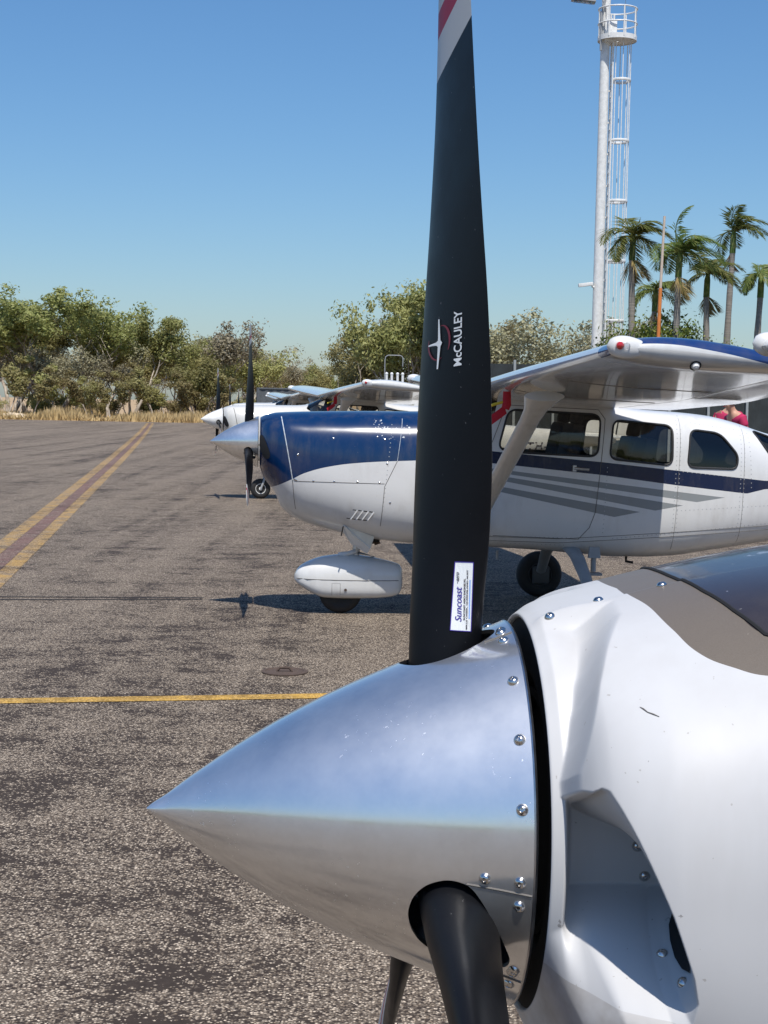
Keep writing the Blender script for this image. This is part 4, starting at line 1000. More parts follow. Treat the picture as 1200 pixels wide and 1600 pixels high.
t = NT('dark_bark'); n = t.noise(6, 5, .65, vec=t.scaled(1, 1, .3)); t.set(color=t.mixc(n, (.045, .033, .026), (.15, .115, .09)), rough=.95); M['bark_dark'] = t.m
t = NT('palm_trunk_bark'); n = t.noise(4, 3, .6, vec=t.scaled(1, 1, 4)); t.set(color=t.mixc(n, (.16, .14, .12), (.33, .30, .26)), rough=.9); t.bump(t.noise(3, 2, vec=t.scaled(.2, .2, 9)), .5, .03); M['bark_palm'] = t.m

def leaf_quads(C, rad, n, size, g, droop=.35):
    """n leaf-shaped quads in a lumpy ball"""
    d = g.normal(size=(n, 3)); d /= np.linalg.norm(d, axis=1)[:, None]; r = g.random(n) ** .45
    P = C + d * r[:, None] * np.asarray(rad)
    nr = d * 1.0 + g.normal(size=(n, 3)) * .55 + np.array([0, 0, .35]); nr /= np.linalg.norm(nr, axis=1)[:, None]
    a = np.cross(nr, g.normal(size=(n, 3))); a[:, 2] -= droop * .5; a /= np.linalg.norm(a, axis=1)[:, None] + 1e-9
    b = np.cross(a, nr); b /= np.linalg.norm(b, axis=1)[:, None] + 1e-9
    s = size * (.6 + .8 * g.random(n))[:, None]; w = s * .46
    return np.stack([P - a * s / 2, P + b * w / 2, P + a * s / 2, P - b * w / 2], 1)

def make_tree(seed, h, spread, stems, leafm, barkm, n_leaf, leaf=.24, bare=.0, clump=.75, low=.35, depth=4):
    """returns (trunk mesh, crown mesh)"""
    g = np.random.default_rng(seed); rd = random.Random(seed); wood = MB(); tips = []
    def grow(p, d, L, r, lev):
        pts = [p]; rad = [r]; k = 4 if lev < 2 else 3
        for i in range(k):
            d = (d + Vector((rd.gauss(0, .16), rd.gauss(0, .16), rd.gauss(.05, .10)))).normalized(); p = p + d * (L / k); pts.append(p); rad.append(r * (1 - .42 * (i + 1) / k))
        wood.tube(pts, rad, 7 if lev < 2 else 5, cap=False)
        if lev >= depth: tips.append(p); return
        if lev >= depth - 2 and rd.random() < .8: tips.append(pts[2])
        if lev >= depth - 1: tips.append(pts[1])
        nb = rd.choice((2, 2, 3)) if lev > 0 else rd.choice((3, 4))
        for i in range(nb):
            a = rd.uniform(0, 2 * math.pi); out = Vector((math.cos(a), math.sin(a), 0)); nd = (d * rd.uniform(.55, 1.0) + out * rd.uniform(.35, .85) * spread + Vector((0, 0, .30))).normalized()
            grow(pts[-1 - rd.choice((0, 0, 1))], nd, L * rd.uniform(.58, .85), rad[-1] * rd.uniform(.62, .85), lev + 1)
    for s in range(stems):
        a = rd.uniform(0, 6.28); lean = .05 if stems == 1 else .28
        grow(Vector((rd.gauss(0, .12), rd.gauss(0, .12), -.1)) if stems > 1 else Vector((0, 0, -.1)), Vector((math.cos(a) * lean, math.sin(a) * lean, 1)).normalized(), h * low, .020 * h * (1 if stems == 1 else .7), 0)
    zmax = max(p.z for p in tips); k = h / (zmax + clump * .5)
    wood.v = [(v[0] * k, v[1] * k, v[2] * k) for v in wood.v]; tips = [p * k for p in tips]
    tips = [p for p in tips if rd.random() > bare]
    per = max(6, n_leaf // max(1, len(tips))); Q = []
    for p in tips:
        rr = clump * rd.uniform(.55, 1.25); Q.append(leaf_quads(np.array(p), (rr, rr, rr * .85), int(per * rd.uniform(.5, 1.5)), leaf, g))
    Q = np.concatenate(Q); n = len(Q)
    crown = mesh('crown', Q.reshape(-1, 3), np.arange(4 * n).reshape(n, 4), leafm, False); trunk = mesh('trunk', wood.v, wood.f, barkm)
    return trunk, crown
PROTO = {
 'big': make_tree(11, 11.0, 1.15, 2, M['leaf_green'], M['bark_pale'], 17000, .27, .42, .80, .29, 5),
 'round': make_tree(23, 9.0, .95, 1, M['leaf_green'], M['bark_pale'], 8500, .25, .25, .80, .40, 4),
 'fork': make_tree(37, 8.0, .85, 2, M['leaf_olive'], M['bark_pale'], 6500, .24, .25, .70, .36, 4),
 'thin': make_tree(51, 7.0, .7, 1, M['leaf_grey'], M['bark_pale'], 4200, .20, .25, .7, .42, 4),
 'sapling': make_tree(63, 4.2, .55, 1, M['leaf_olive'], M['bark_pale'], 2000, .19, .15, .45, .50, 3),
 'dense': make_tree(77, 6.5, 1.0, 2, M['leaf_green'], M['bark_dark'], 8500, .24, .0, .9, .26, 4),
 'bush': make_tree(89, 2.6, 1.0, 4, M['leaf_olive'], M['bark_dark'], 3000, .18, .0, .55, .24, 3),
 'bright': make_tree(97, 4.0, 1.0, 3, M['leaf_bright'], M['bark_dark'], 17000, .105, .0, .50, .28, 4),
}
HT = {'big': 11, 'round': 9, 'fork': 8, 'thin': 7, 'sapling': 4.2, 'dense': 6.5, 'bush': 2.6, 'bright': 4.0}
def plant(kind, X, Y, h, label, group, name='tree', cat='tree', rz=None, z=-.03, wide=1.15):
    tr, cr = PROTO[kind]; r = empty(name, (X, Y, z), random.uniform(0, 6.28) if rz is None else rz, label, cat, group)
    k = h / HT[kind]; r.scale = (k * wide * random.uniform(.92, 1.1), k * wide * random.uniform(.92, 1.1), k)
    link('trunk', tr, r); link('crown', cr, r); return r
def at(px, Y): return (px - 600) / 2400 * Y
G1 = 'woodland trees behind the apron'
plant('big', at(95, 136), 136, 11.6, 'tallest spreading eucalypt in the woodland, with forked pale limbs', G1, rz=.6, wide=1.35)
plant('big', at(12, 143), 143, 10.6, 'broad green eucalypt beside the tallest one at the apron edge', G1, rz=2.6, wide=1.3)
plant('round', at(205, 134), 134, 9.3, 'rounded eucalypt with a pale forked trunk behind the apron edge', G1, rz=1.0)
plant('fork', at(150, 147), 147, 8.6, 'olive eucalypt filling the gap between the two tallest trees', G1)
plant('fork', at(270, 139), 139, 8.5, 'olive twin-stemmed eucalypt beside the rounded one', G1)
plant('thin', at(318, 137), 137, 8.9, 'thin grey-leaved tree above the white spinner', G1)
plant('fork', at(352, 142), 142, 7.8, 'olive tree behind the tip of a black propeller blade', G1)
plant('thin', at(385, 150), 150, 7.4, 'sparse grey tree at the end of the tall woodland edge', G1)
plant('thin', at(60, 150), 150, 10.0, 'thin grey tree showing through the tallest eucalypt', G1)
plant('sapling', at(240, 131), 131, 5.0, 'slim tree beneath the olive twin-stemmed eucalypt', G1)
plant('dense', at(300, 131), 131, 5.4, 'dense low tree beneath the thin grey-leaved tree', G1)
for px, Y, h, k in ((42, 147, 10.4, 'round'), (132, 144, 10.2, 'fork'), (172, 141, 8.6, 'thin'), (236, 146, 8.8, 'round'), (292, 145, 8.4, 'thin'), (335, 147, 8.0, 'fork'), (372, 145, 7.0, 'fork'), (70, 141, 6.5, 'thin'), (118, 134, 6.2, 'thin'), (165, 133, 5.6, 'thin'), (345, 136, 5.2, 'fork'), (20, 134, 6.4, 'thin')):
    plant(k, at(px, Y), Y, h, 'tree of the woodland edge standing between the front eucalypts', 'trees between the front eucalypts', wide=1.25)
for px in (-60, -150, -240, -330): plant(random.choice(('big', 'round', 'fork')), at(px, 140), 140 + random.uniform(-5, 6), random.uniform(8.5, 11), 'woodland tree standing along the apron edge past the tallest eucalypt', G1)
for i in range(15):                                                   # young trees along the front
    px = 4 + i * 25 + random.uniform(-9, 9); plant('sapling', at(px, 128), 127 + random.uniform(0, 4), random.uniform(3.2, 5.6), 'slim young tree in the dry grass at the apron edge', 'young trees along the woodland front')
for i in range(15):
    px = -10 + i * 28 + random.uniform(-12, 12); plant('bush', at(px, 131), 133 + random.uniform(0, 9), random.uniform(1.6, 2.6), 'low olive bush under the woodland trees', 'bushes under the woodland trees', 'shrub', 'shrub')
for i in range(20):                                                   # back rows that close the view
    px = -20 + i * 24 + random.uniform(-8, 8); Y = 160 + random.uniform(0, 30); plant(random.choice(('fork', 'round', 'dense', 'thin')), at(px, Y), Y, random.uniform(6.2, 8.6) if px < 330 else random.uniform(5.5, 6.8), 'tree standing deep in the woodland behind the front row', 'trees deep in the woodland')
for i in range(13):
    px = 385 + i * 13 + random.uniform(-5, 5); Y = 185 + random.uniform(0, 25); plant(random.choice(('fork', 'dense', 'round')), at(px, Y), Y, random.uniform(5.6, 7.2), 'distant low tree where the woodland runs on behind the parked row', 'distant low trees')
G2 = 'trees behind the parked row'
plant('fork', at(628, 92), 92, 9.4, 'tall ragged tree rising behind the wing of the plain white aircraft', G2, rz=4.0, wide=.8)
plant('fork', at(565, 96), 96, 6.8, 'brownish olive tree beside the tall ragged one', G2)
plant('thin', at(600, 99), 99, 8.4, 'thin tree between the ragged tree and the olive one', G2)
plant('fork', at(530, 100), 100, 5.9, 'low brownish tree at the end of that clump', G2)
plant('round', at(690, 95), 95, 8.6, 'round tree partly hidden by the upright black blade', G2)
plant('fork', at(785, 84), 84, 6.6, 'olive tree above the wing root of the blue-nosed aircraft', G2)
plant('thin', at(815, 80), 80, 6.8, 'bare-limbed grey tree above the wing of the blue-nosed aircraft', G2)
plant('fork', at(848, 86), 86, 5.6, 'low olive tree above the leading edge of the wing', G2)
plant('thin', at(880, 84), 84, 6.6, 'sparse grey tree beside the light mast', G2)
plant('thin', at(915, 88), 88, 7.0, 'sparse grey tree directly behind the light mast', G2)
for i in range(9): plant('dense', at(740 + i * 23, 100), 100 + random.uniform(0, 10), random.uniform(4.6, 5.6), 'dense low tree behind the grey ones near the mast', 'low trees near the mast')
plant('bright', at(968, 42), 42, 3.9, 'glossy green shrub at the foot of the light mast', 'bright shrubs by the palms', 'shrub', 'shrub', wide=.72)
plant('bright', at(1010, 39), 39, 4.5, 'yellow-green shrub around the orange pole', 'bright shrubs by the palms', 'shrub', 'shrub', wide=.72)
plant('bright', at(1050, 43), 43, 3.9, 'yellow-green shrub beside the second palm trunk', 'bright shrubs by the palms', 'shrub', 'shrub', wide=.72)

# dry grass along the apron edge
g = np.random.default_rng(5); n = 26000
gx = g.uniform(-52, 8, n); gy = np.interp(gx, [-52, -30, -15.3, -14.6, 8], [119, 121.4, 121.8, 125.6, 127.6]) + g.random(n) ** 1.6 * 18
hh = (.35 + .75 * g.random(n)) * (.75 + .5 * np.sin(gx * .9) * np.sin(gx * .23 + 1)); a = g.uniform(0, 6.28, n); w = .05 + .05 * g.random(n)
base = np.stack([gx, gy, np.full(n, -.03)], 1); sd_ = np.stack([np.cos(a) * w, np.sin(a) * w, 0 * a], 1); tip = base + np.stack([g.normal(0, .18, n), g.normal(0, .18, n), hh], 1)
V = np.stack([base - sd_, base + sd_, tip], 1).reshape(-1, 3)
t = NT('dry_grass_blades'); nz = t.noise(.8, 4, .6); t.set(color=t.mixc(nz, (.34, .23, .095), (.62, .47, .24)), rough=.9); M['grass'] = t.m
tag(link('dry_grass', mesh('dry_grass', V, np.arange(3 * n).reshape(n, 3), M['grass'], False)), 'dry straw-coloured grass along the far edge of the apron', 'grass', kind='stuff')
# woodland that closes the airfield on the sides away from the view
g = np.random.default_rng(9); n = 9000; aa = np.concatenate([g.uniform(R(118), R(340), n // 3 * 2), g.uniform(R(112), R(345), n - n // 3 * 2)]); rr_ = 205 + g.random(n) * 40
P0 = np.stack([np.cos(aa) * rr_, np.sin(aa) * rr_, np.zeros(n)], 1); keep = (P0[:, 1] < 100); P0 = P0[keep]; n = len(P0)
top = 6.5 + 2.5 * np.sin(aa[keep] * 23) * np.sin(aa[keep] * 57 + 1); P0[:, 2] = g.random(n) ** .8 * top
a1 = g.normal(size=(n, 3)); a1 /= np.linalg.norm(a1, axis=1)[:, None]; b1 = np.cross(a1, g.normal(size=(n, 3))); b1 /= np.linalg.norm(b1, axis=1)[:, None]; a1 *= 1.5; b1 *= .9
V = np.stack([P0 - a1, P0 + b1, P0 + a1, P0 - b1], 1).reshape(-1, 3)
tag(link('distant_woodland', mesh('distant_woodland', V, np.arange(4 * n).reshape(n, 4), M['leaf_green'], False)), 'far-off woodland closing the airfield all round', 'woodland', kind='stuff')
# low heap of pale sand and an earth bank
def mound(name, X, Y, rx, ry, h, m, label):
    V = []; F = []; nr, na = 10, 36; g = np.random.default_rng(int(abs(X) * 10))
    off = g.normal(0, .07, (nr + 1, na))
    for i in range(nr + 1):
        k = i / nr
        for j in range(na):
            w = 2 * math.pi * j / na; V.append((X + rx * k * math.cos(w) * (1 + off[i, j] * .5), Y + ry * k * math.sin(w) * (1 + off[i, j] * .5), h * (1 - k * k) * (1 + off[i, j]) - .08))
    for i in range(nr):
        for j in range(na): F.append((i * na + j, i * na + (j + 1) % na, (i + 1) * na + (j + 1) % na, (i + 1) * na + j))
    return tag(link(name, mesh(name, V, F, m)), label, 'mound')
M['sand'] = simple('pale_sand', (.58, .47, .33), .95, vary=.2, scale=2); M['earth'] = simple('orange_earth', (.44, .27, .14), .95, vary=.25, scale=1.5, bump=.4)
mound('sand_heap', at(12, 123), 124.5, 1.9, 1.4, .55, M['sand'], 'pale heap of sand at the edge of the apron')
mound('earth_bank', at(405, 130), 131, 4.2, 2.5, 1.5, M['earth'], 'orange earth bank with dry grass behind the white spinner')

# ------------------------------------------------------------------ palms
def make_palm(seed, th, nf, fl, wind=.5, dead=2):
    rd = random.Random(seed); g = np.random.default_rng(seed)
    lean = rd.uniform(-.12, .12); pts = [Vector((lean * (k ** 2), 0, -.1 + th * k)) for k in np.linspace(0, 1, 12)]
    rad = [.115 - .045 * k + (.009 if i % 2 else 0) for i, k in enumerate(np.linspace(0, 1, 12))]; rad[0] = .17
    tr = MB().tube(pts, rad, 12); top = pts[-1]; cs = MB().tube([top, top + Vector((.01, 0, .45)), top + Vector((.03, 0, .75))], [.085, .08, .03], 10)
    Qg, Qd, rach = [], [], MB()
    for f in range(nf + dead):
        isd = f >= nf; az = f * 2.39996 + rd.uniform(-.3, .3); el = rd.uniform(.25, 1.25) if not isd else rd.uniform(-.9, -.5)
        p = top + Vector((0, 0, .60 if not isd else .05)); d = Vector((math.cos(az) * math.cos(el), math.sin(az) * math.cos(el), math.sin(el))); L = fl * rd.uniform(.75, 1.1) * (1 if not isd else .6); m = 15; P = [p]
        for k in range(m):
            d = (d + Vector((wind * .10, 0, -.13 - .05 * k / m))).normalized(); p = p + d * (L / m); P.append(p)
        rach.tube(P, [.022 * (1 - .85 * k / m) for k in range(m + 1)], 5)
        for k in range(2, m + 1):
            t_ = (P[k] - P[k - 1]).normalized(); sdv = t_.cross(Vector((0, 0, 1))); sdv = sdv.normalized() if sdv.length > .01 else Vector((1, 0, 0)); upv = sdv.cross(t_)
            for s in (-1, 1):
                for q in (0, .4, .75):
                    b0 = P[k - 1].lerp(P[k], q); ll = .52 * math.sin(math.pi * (.16 + .80 * (k + q) / (m + 1))) * rd.uniform(.8, 1.15) * (fl / 1.45)
                    dv = (sdv * s * .75 + t_ * .55 + upv * rd.uniform(.0, .45) + Vector((wind * .45, 0, -.35))).normalized(); tip = b0 + dv * ll; mid = b0 + dv * ll * .45; wv = t_ * .02
                    (Qd if isd else Qg).append([b0, mid + wv, tip + Vector((0, 0, -.10 * ll)), mid - wv])
    def me(nm, Q, m_): Q = np.array([[tuple(v) for v in q] for q in Q]); return mesh(nm, Q.reshape(-1, 3), np.arange(len(Q) * 4).reshape(-1, 4), m_, False)
    o = tr.build('trunk', M['bark_palm']); a = o.data; bpy.data.objects.remove(o); o = cs.build('crownshaft', M['leaf_palm']); b = o.data; bpy.data.objects.remove(o); o = rach.build('frond_stems', M['leaf_palm']); c = o.data; bpy.data.objects.remove(o)
    return [('trunk', a), ('crownshaft', b), ('frond_stems', c), ('fronds', me('fronds', Qg, M['leaf_palm']))] + ([('dead_fronds', me('dead_fronds', Qd, M['leaf_dead']))] if dead else [])
palms = [(986, 390, 40.5, 1.95, 13, 3, 'palm beside the light mast with a skirt of dead fronds'), (1052, 415, 39, 2.0, 14, 2, 'broad palm beside the orange pole'), (1102, 447, 41, 1.7, 13, 2, 'shorter dark-trunked palm just in front of the tallest one'),
         (1130, 380, 43, 1.75, 9, 1, 'tallest palm, thin crown blown sideways by the wind'), (1174, 447, 40, 1.35, 12, 0, 'smallest palm with a compact crown standing apart from the others'), (1012, 470, 44, 1.7, 12, 2, 'low palm half hidden behind the yellow-green shrub')]
for i, (px, py, Y, fl, nf, dd, lab) in enumerate(palms):
    zt = CAM_H + (631 + .0192 * (px - 600) - py) * Y / 2400; X = at(px, Y) - (zt - 1.8) * .019
    r = empty('palm_tree', (X, Y, -.03), 0, lab, 'palm', 'palms behind the wing')
    for nm, me_ in make_palm(100 + i, zt - .2, nf, fl * .66, .75, dd): link(nm, me_, r)

# ------------------------------------------------------------------ light mast with caged ladder
MX, MY = 6.10, 45.0
mast = empty('light_mast', (MX, MY, 0), 0, 'tall white floodlight mast with caged ladder and round railed platform', 'light mast')
MB().tube([(0, 0, 0), (0, 0, 6), (0, 0, 12.0), (0, 0, 14.4)], [.162, .150, .134, .12], 24).build('pole', M['white_metal'], mast)
pc = Vector((.34, 0, 12.36)); pr = .55
b = MB(); b.lathe([(pr, -.06), (pr + .01, -.06), (pr + .01, .08), (pr, .08), (pr, -.04), (.05, -.04), (.05, -.06)], Matrix.Translation(pc), 36, False); b.build('platform', M['white_metal'], mast)
for h in (.42, .84): MB().loop([pc + Vector((math.cos(a) * pr, math.sin(a) * pr, h)) for a in np.linspace(0, 2 * math.pi, 37)[:-1]], .022, 8).build('guard_rail', M['white_metal'], mast)
for k in range(8):
    a = k * math.pi / 4 + .2; MB().tube([pc + Vector((math.cos(a) * pr, math.sin(a) * pr, 0)), pc + Vector((math.cos(a) * pr, math.sin(a) * pr, .86))], .022, 8).build('rail_post', M['white_metal'], mast)
LXc = .21
for s in (-1, 1): MB().tube([(LXc, s * .2, .3), (LXc, s * .2, 13.0)], .025, 8).build('ladder_rail', M['white_metal'], mast)
ru = MB().tube([(LXc, -.2, 0), (LXc, .2, 0)], .014, 6).build('ladder_rung', M['white_metal'], mast); ru.location.z = .5
for k in range(1, 38):
    o = ru.copy(); col.objects.link(o); o.parent = mast; o.location.z = .5 + k * .31
for k in range(12):
    z = 1.0 + k * .9; MB().box((.17, 0, z), (.12, .05, .05)).build('stand_off', M['white_metal'], mast, False)
for k in range(6):
    z = 2.6 + k * 1.72; MB().tube([(LXc + .27 - .27 * math.cos(a), .30 * math.sin(a), z) for a in np.linspace(.55, 2 * math.pi - .55, 20)], .026, 8, flat=1.6).build('cage_hoop', M['white_metal'], mast)
for a in (.75, 1.6, 2.4, 3.14, 3.9, 4.7, 5.5): MB().tube([(LXc + .27 - .27 * math.cos(a), .30 * math.sin(a), 2.5), (LXc + .27 - .27 * math.cos(a), .30 * math.sin(a), 12.34)], .014, 6).build('cage_bar', M['white_metal'], mast)
MB().tube([(.05, -.1, 12.4), (.0, -.15, 13.2), (-.2, -.2, 13.6), (-.35, -.2, 13.75)], .04, 8).build('lamp_arm', M['white_metal'], mast)
lh = MB().box((-.68, -.2, 13.42), (.70, .36, .13), Matrix.Rotation(R(6), 3, 'Y'), .86).build('floodlight', M['grey_metal'], mast, bevel=.02)
MB().box((-.68, -.2, 13.345), (.60, .30, .012), Matrix.Rotation(R(6), 3, 'Y')).build('lamp_glass', M['clear'], lh, False)
MB().tube([(-.15, -.2, 12.0), (-.15, -.2, 13.0), (-.05, -.2, 13.5)], .035, 8).build('bracket', M['grey_metal'], mast)
MB().box((.12, -.15, 12.55), (.34, .25, .6)).build('control_box', M['white_metal'], mast, bevel=.015)
MB().tube([(.55, 0, 13.1), (.55, 0, 13.7)], .012, 6).build('lightning_rod', M['steel'], mast)
MB().box((-.38, -.1, 5.35), (.42, .14, .10), Matrix.Rotation(R(-8), 3, 'Y')).tube([(-.2, -.08, 5.3), (.0, 0, 5.25)], .03, 8).build('side_lamp', M['white_metal'], mast, bevel=.01)

# orange and white pole
px_, Y_ = 1024, 38
op = empty('marker_pole', (at(px_, Y_) - .09, Y_, 0), 0, 'slim pole, orange below and pale above, standing between the palms', 'pole')
M['orange'] = simple('orange_paint', (.62, .20, .045), .6); M['pale_pole'] = simple('weathered_pale_paint', (.55, .45, .36), .7)
MB().tube([(0, 0, 0), (.055, 0, 4.75)], [.05, .045], 12).build('lower_section', M['orange'], op)
MB().tube([(.055, 0, 4.75), (.10, 0, 6.5)], [.036, .030], 12).build('upper_section', M['pale_pole'], op)

# ------------------------------------------------------------------ fence, container, pipes and stand behind the aircraft
M['shade'] = simple('dark_fence_sheet', (.028, .034, .036), .8, vary=.35, scale=3); M['fence_grey'] = simple('galvanised_post', (.28, .30, .30), .55)
fence = empty('sheet_fence', (2.0, 35.0, 0), R(4), 'dark sheet fence with grey posts behind the two people', 'fence')
for i in range(14):
    x = i * .9; b = MB(); rings = []
    for z in (0.05, 2.75):
        pts = []
        for k in range(13): pts.append(Vector((x + .01 + .88 * k / 12, .03 * ((k // 1) % 2), z)))
        pts += [Vector((p.x, p.y + .012, z)) for p in pts[::-1]]; rings.append(pts)
    b.loft(rings); b.build('panel', M['shade'], fence, False)
for i in range(15): MB().box((i * .9, -.06, 1.42), (.055, .055, 2.84)).build('post', M['fence_grey'], fence, False)
for z in (.5, 2.4): MB().box((6.3, -.02, z), (12.6, .03, .05)).build('rail', M['fence_grey'], fence, False)
M['brown_board'] = simple('brown_board', (.10, .075, .055), .85, vary=.3, scale=4)
cont = empty('storage_container', (at(452, 97), 97, 0), R(6), 'dark grey corrugated storage container beyond the parked row', 'container')
M['container'] = simple('dark_grey_sheet', (.085, .095, .105), .7, vary=.25)
for side, (cx, cy, L_, rz) in enumerate(((0, -1.2, 4.2, 0), (0, 1.2, 4.2, 0), (-2.1, 0, 2.4, 90), (2.1, 0, 2.4, 90))):
    n_ = int(L_ / .12); p = []
    for k in range(n_ + 1): p.append((-L_ / 2 + L_ * k / n_, .03 * ((k // 2) % 2)))
    Rm = Matrix.Rotation(R(rz), 3, 'Z'); V = [Rm @ Vector((a, b_, z)) + Vector((cx, cy, 0)) for z in (.15, 2.55) for a, b_ in p]
    MB().add(V, [(k, k + 1, n_ + 2 + k, n_ + 1 + k) for k in range(n_)]).build('side_wall', M['container'], cont, False)
MB().box((0, 0, 2.6), (4.3, 2.5, .10)).build('roof', M['container'], cont, bevel=.02)
for sx in (-1, 1):
    for sy in (-1, 1): MB().box((sx * 2.1, sy * 1.2, 1.35), (.14, .14, 2.6)).build('corner_post', M['container'], cont, False)
vp = empty('vent_pipe', (at(597, 62), 62, 0), 0, 'hooked white pipe rising behind the white wing', 'pipe')
MB().tube([(0, 0, 0), (0, 0, 3.55), (.03, 0, 3.68), (.12, 0, 3.74), (.6, 0, 3.74), (.69, 0, 3.70), (.72, 0, 3.60), (.72, 0, 3.3)], .018, 8).build('hooked_tube', M['grey_metal'], vp)
MB().box((0, 0, .05), (.3, .3, .1)).build('base_plate', M['grey_metal'], vp)
for px in (600, 608, 617, 625):
    pp = empty('white_post', (at(px, 60), 60, 0), 0, 'short white capped post showing over the white wing', 'post', 'white posts over the white wing')
    MB().tube([(0, 0, 0), (0, 0, 2.93)], .05, 12).build('tube', M['white_metal'], pp); MB().lathe([(.06, 2.93), (.06, 2.98), (.03, 3.01), (.001, 3.02)], None, 12, False).build('cap', M['white_metal'], pp)
lk = empty('equipment_locker', (6.05, 20.5, 0), R(6), 'yellow equipment locker standing behind the blue-nosed aircraft', 'locker')
M['yellow'] = simple('yellow_enamel', (.62, .36, .03), .5)
MB().box((0, 0, .62), (1.1, .5, 1.16)).build('body', M['yellow'], lk, bevel=.02); MB().box((0, 0, 1.225), (1.16, .56, .045)).build('lid', M['grey_metal'], lk, bevel=.01)
for sx in (-1, 1): MB().box((sx * .45, 0, .02), (.1, .4, .06)).build('foot', M['grey_metal'], lk)
MB().box((0, -.26, .85), (.16, .03, .04)).build('handle', M['steel'], lk)

# ------------------------------------------------------------------ people in crimson shirts
def skin_mesh(name, V, E, Rd, m, root=0, sub=2):
    me = bpy.data.meshes.new(name); me.from_pydata([tuple(v) for v in V], E, [])
    bm = bmesh.new(); bm.from_mesh(me); ly = bm.verts.layers.skin.verify(); bm.verts.ensure_lookup_table()
    for i, v in enumerate(bm.verts): v[ly].radius = Rd[i] if hasattr(Rd[i], '__len__') else (Rd[i], Rd[i]); v[ly].use_root = (i == root)
    bm.to_mesh(me); bm.free()
    o = bpy.data.objects.new(name, me); col.objects.link(o); o.modifiers.new('skin', 'SKIN').use_smooth_shade = True; sb = o.modifiers.new('sub', 'SUBSURF'); sb.levels = sub; sb.render_levels = sub
    dg = bpy.context.evaluated_depsgraph_get(); me2 = bpy.data.meshes.new_from_object(o.evaluated_get(dg)); bpy.data.objects.remove(o); me2.materials.clear(); me2.materials.append(m)
    me2.polygons.foreach_set('use_smooth', np.ones(len(me2.polygons), dtype=bool)); return me2
M['skin'] = simple('skin', (.52, .28, .19), .55, vary=.08); M['hair'] = simple('dark_hair', (.018, .012, .010), .6, vary=.3, scale=40); M['shirt'] = simple('crimson_shirt', (.44, .018, .085), .8, vary=.15, bump=.3); M['trousers'] = simple('navy_trousers', (.018, .02, .03), .85); M['shoe'] = simple('black_shoe', (.015, .015, .015), .5)
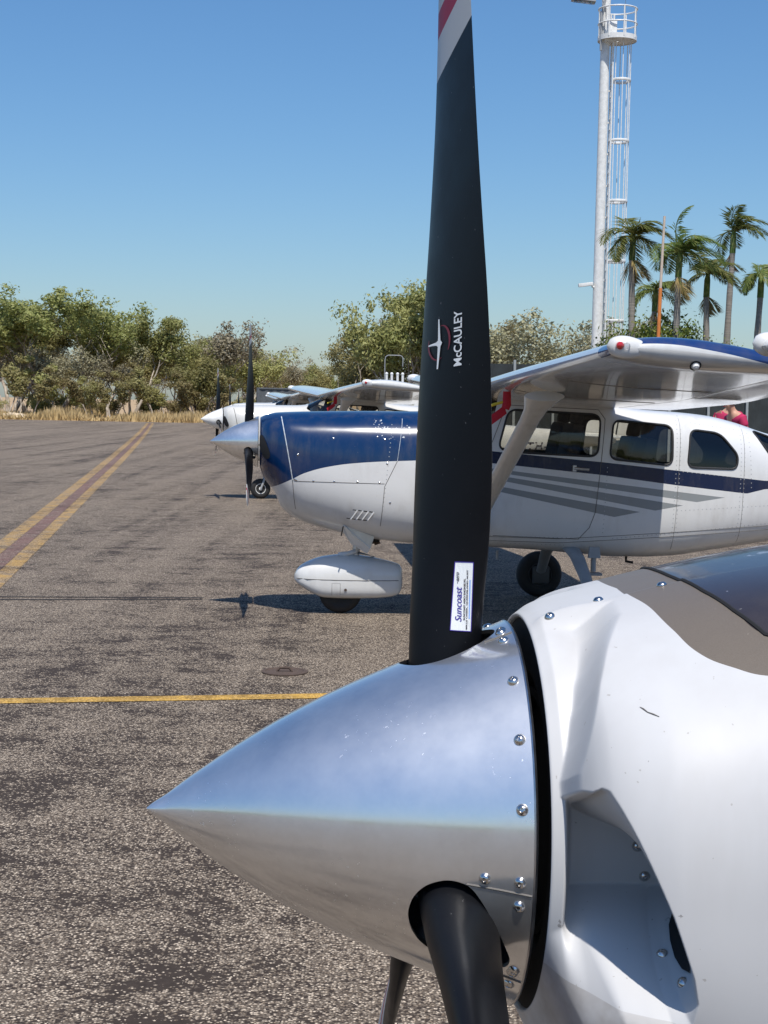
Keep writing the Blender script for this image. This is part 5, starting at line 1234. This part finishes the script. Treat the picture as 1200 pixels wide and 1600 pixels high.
def person(loc, rz, label, bend, long_hair):
    r = empty('person', loc, rz, label, 'person', 'people behind the blue-nosed aircraft')
    b = bend                                                           # forward is -x; torso bends forward a little
    def T(x, y, z):                                                    # bend above the hips
        if z > .95: a = b * min(1, (z - .95) / .3); dx = -math.sin(a) * (z - .95); return Vector((x + dx, y, .95 + (z - .95) * math.cos(a)))
        return Vector((x, y, z))
    V = [T(0, 0, .96), T(0, 0, 1.12), T(0, 0, 1.32), T(0, 0, 1.45), T(-.01, 0, 1.54), T(-.02, 0, 1.62), T(-.03, 0, 1.72)]
    Rd = [(.16, .12), (.145, .11), (.17, .12), (.12, .10), .055, (.075, .085), (.072, .09)]; E = [(i, i + 1) for i in range(6)]
    def chain(start, pts, rad):
        p = start
        for q, r_ in zip(pts, rad): V.append(q); Rd.append(r_); E.append((p, len(V) - 1)); p = len(V) - 1
        return p
    for s in (-1, 1):
        h = chain(3, [T(0, s * .19, 1.41), T(-.06, s * .24, 1.16), T(-.26, s * .17, 1.10), T(-.33, s * .15, 1.11)], [.062, .05, .036, (.03, .022)])
        for k, (dy, ln) in enumerate(((-.028, .07), (-.010, .082), (.010, .078), (.027, .06))):
            w = V[h]; chain(h, [w + Vector((-.045, dy, .005)), w + Vector((-.045 - ln * .6, dy * 1.1, -.012))], [.011, .008])
        w = V[h]; chain(h, [w + Vector((-.02, -s * .035, .015)), w + Vector((-.05, -s * .045, .01))], [.012, .009])
        chain(0, [Vector((0, s * .095, .88)), Vector((-.01, s * .10, .50)), Vector((.01, s * .10, .10)), Vector((-.11, s * .11, .045))], [.085, .058, .042, .038])
    link('body', skin_mesh('body', V, E, Rd, M['skin']), r)
    V2 = [T(0, 0, .93), T(0, 0, 1.12), T(0, 0, 1.32), T(0, 0, 1.45), T(-.005, 0, 1.50)]; R2 = [(.185, .14), (.172, .135), (.195, .145), (.145, .125), .075]; E2 = [(i, i + 1) for i in range(4)]
    for s in (-1, 1):
        V2 += [T(0, s * .20, 1.41), T(-.035, s * .235, 1.24)]; R2 += [.083, .075]; E2 += [(3, len(V2) - 2), (len(V2) - 2, len(V2) - 1)]
    link('shirt', skin_mesh('shirt', V2, E2, R2, M['shirt']), r)
    V3 = [Vector((0, 0, .97))]; R3 = [(.172, .13)]; E3 = []
    for s in (-1, 1):
        n0 = len(V3); V3 += [Vector((0, s * .095, .86)), Vector((-.01, s * .10, .50)), Vector((.01, s * .10, .09))]; R3 += [.102, .074, .065]; E3 += [(0, n0), (n0, n0 + 1), (n0 + 1, n0 + 2)]
    link('trousers', skin_mesh('trousers', V3, E3, R3, M['trousers']), r)
    for s in (-1, 1): MB().loft([[Vector((-.03 + x, s * .105 + y * .05, z)) for y, z in ((-1, 0), (1, 0), (1, hz_), (-1, hz_))] for x, hz_ in ((-.17, .04), (-.10, .07), (.0, .09), (.09, .09))]).build('shoe', M['shoe'], r, bevel=.012)
    c = T(-.03, 0, 1.68); hr = MB(); rings = []
    for k in np.linspace(0, 1, 9):
        th = k * (2.0 if not long_hair else 2.35); rings.append([c + Vector((.018 + .105 * math.sin(th) * math.cos(a), .092 * math.sin(th) * math.sin(a), .02 + .125 * math.cos(th))) if not (math.cos(a) < -.35 and th > 1.05) else c + Vector((.018 - .060 * math.sin(1.05), .092 * math.sin(1.05) * math.sin(a), .02 + .125 * math.cos(1.05))) for a in np.linspace(0, 2 * math.pi, 25)[:-1]])
    hr.loft(rings); hr.build('hair', M['hair'], r)
    for s in (-1, 1):
        MB().lathe([(.001, .006), (.008, .003), (.009, -.004)], axis_matrix(c + Vector((-.085, s * .03, .01)), (-1, 0, 0)), 8, False).build('eye', M['hair'], r)
        MB().lathe([(.001, .012), (.016, .008), (.022, -.004)], axis_matrix(c + Vector((0, s * .082, -.005)), (0, s, 0)), 10, False).build('ear', M['skin'], r)
    MB().loft([[c + Vector((-.085 - d_, y, z)) for y, z in ((-.012, -.005), (.012, -.005), (.010, -.03), (-.010, -.03))] for d_ in (-.02, .0, .022)]).build('nose', M['skin'], r)
    MB().box(c + Vector((-.083, 0, -.055)), (.012, .045, .010)).build('mouth', M['red_cloth'], r)
    return r
pf = empty('loading_step', (at(1150, 26), 26, 0), R(5), 'low grey loading step under the two people in crimson', 'step')
MB().box((0, 0, .27), (1.6, 2.2, .05)).build('tread', M['grey_metal'], pf, bevel=.01)
for sx in (-1, 1):
    for sy in (-1, 1): MB().box((sx * .7, sy * 1.0, .125), (.06, .06, .25)).build('leg', M['grey_metal'], pf, False)
person((at(1136, 26.5), 26.5, .295), R(70), 'person with dark hair in crimson shirt, facing the fuselage, only the face showing', .05, True)
person((at(1160, 25.5), 25.5, .295), R(20), 'person in crimson shirt leaning forward with head bowed', .42, False)
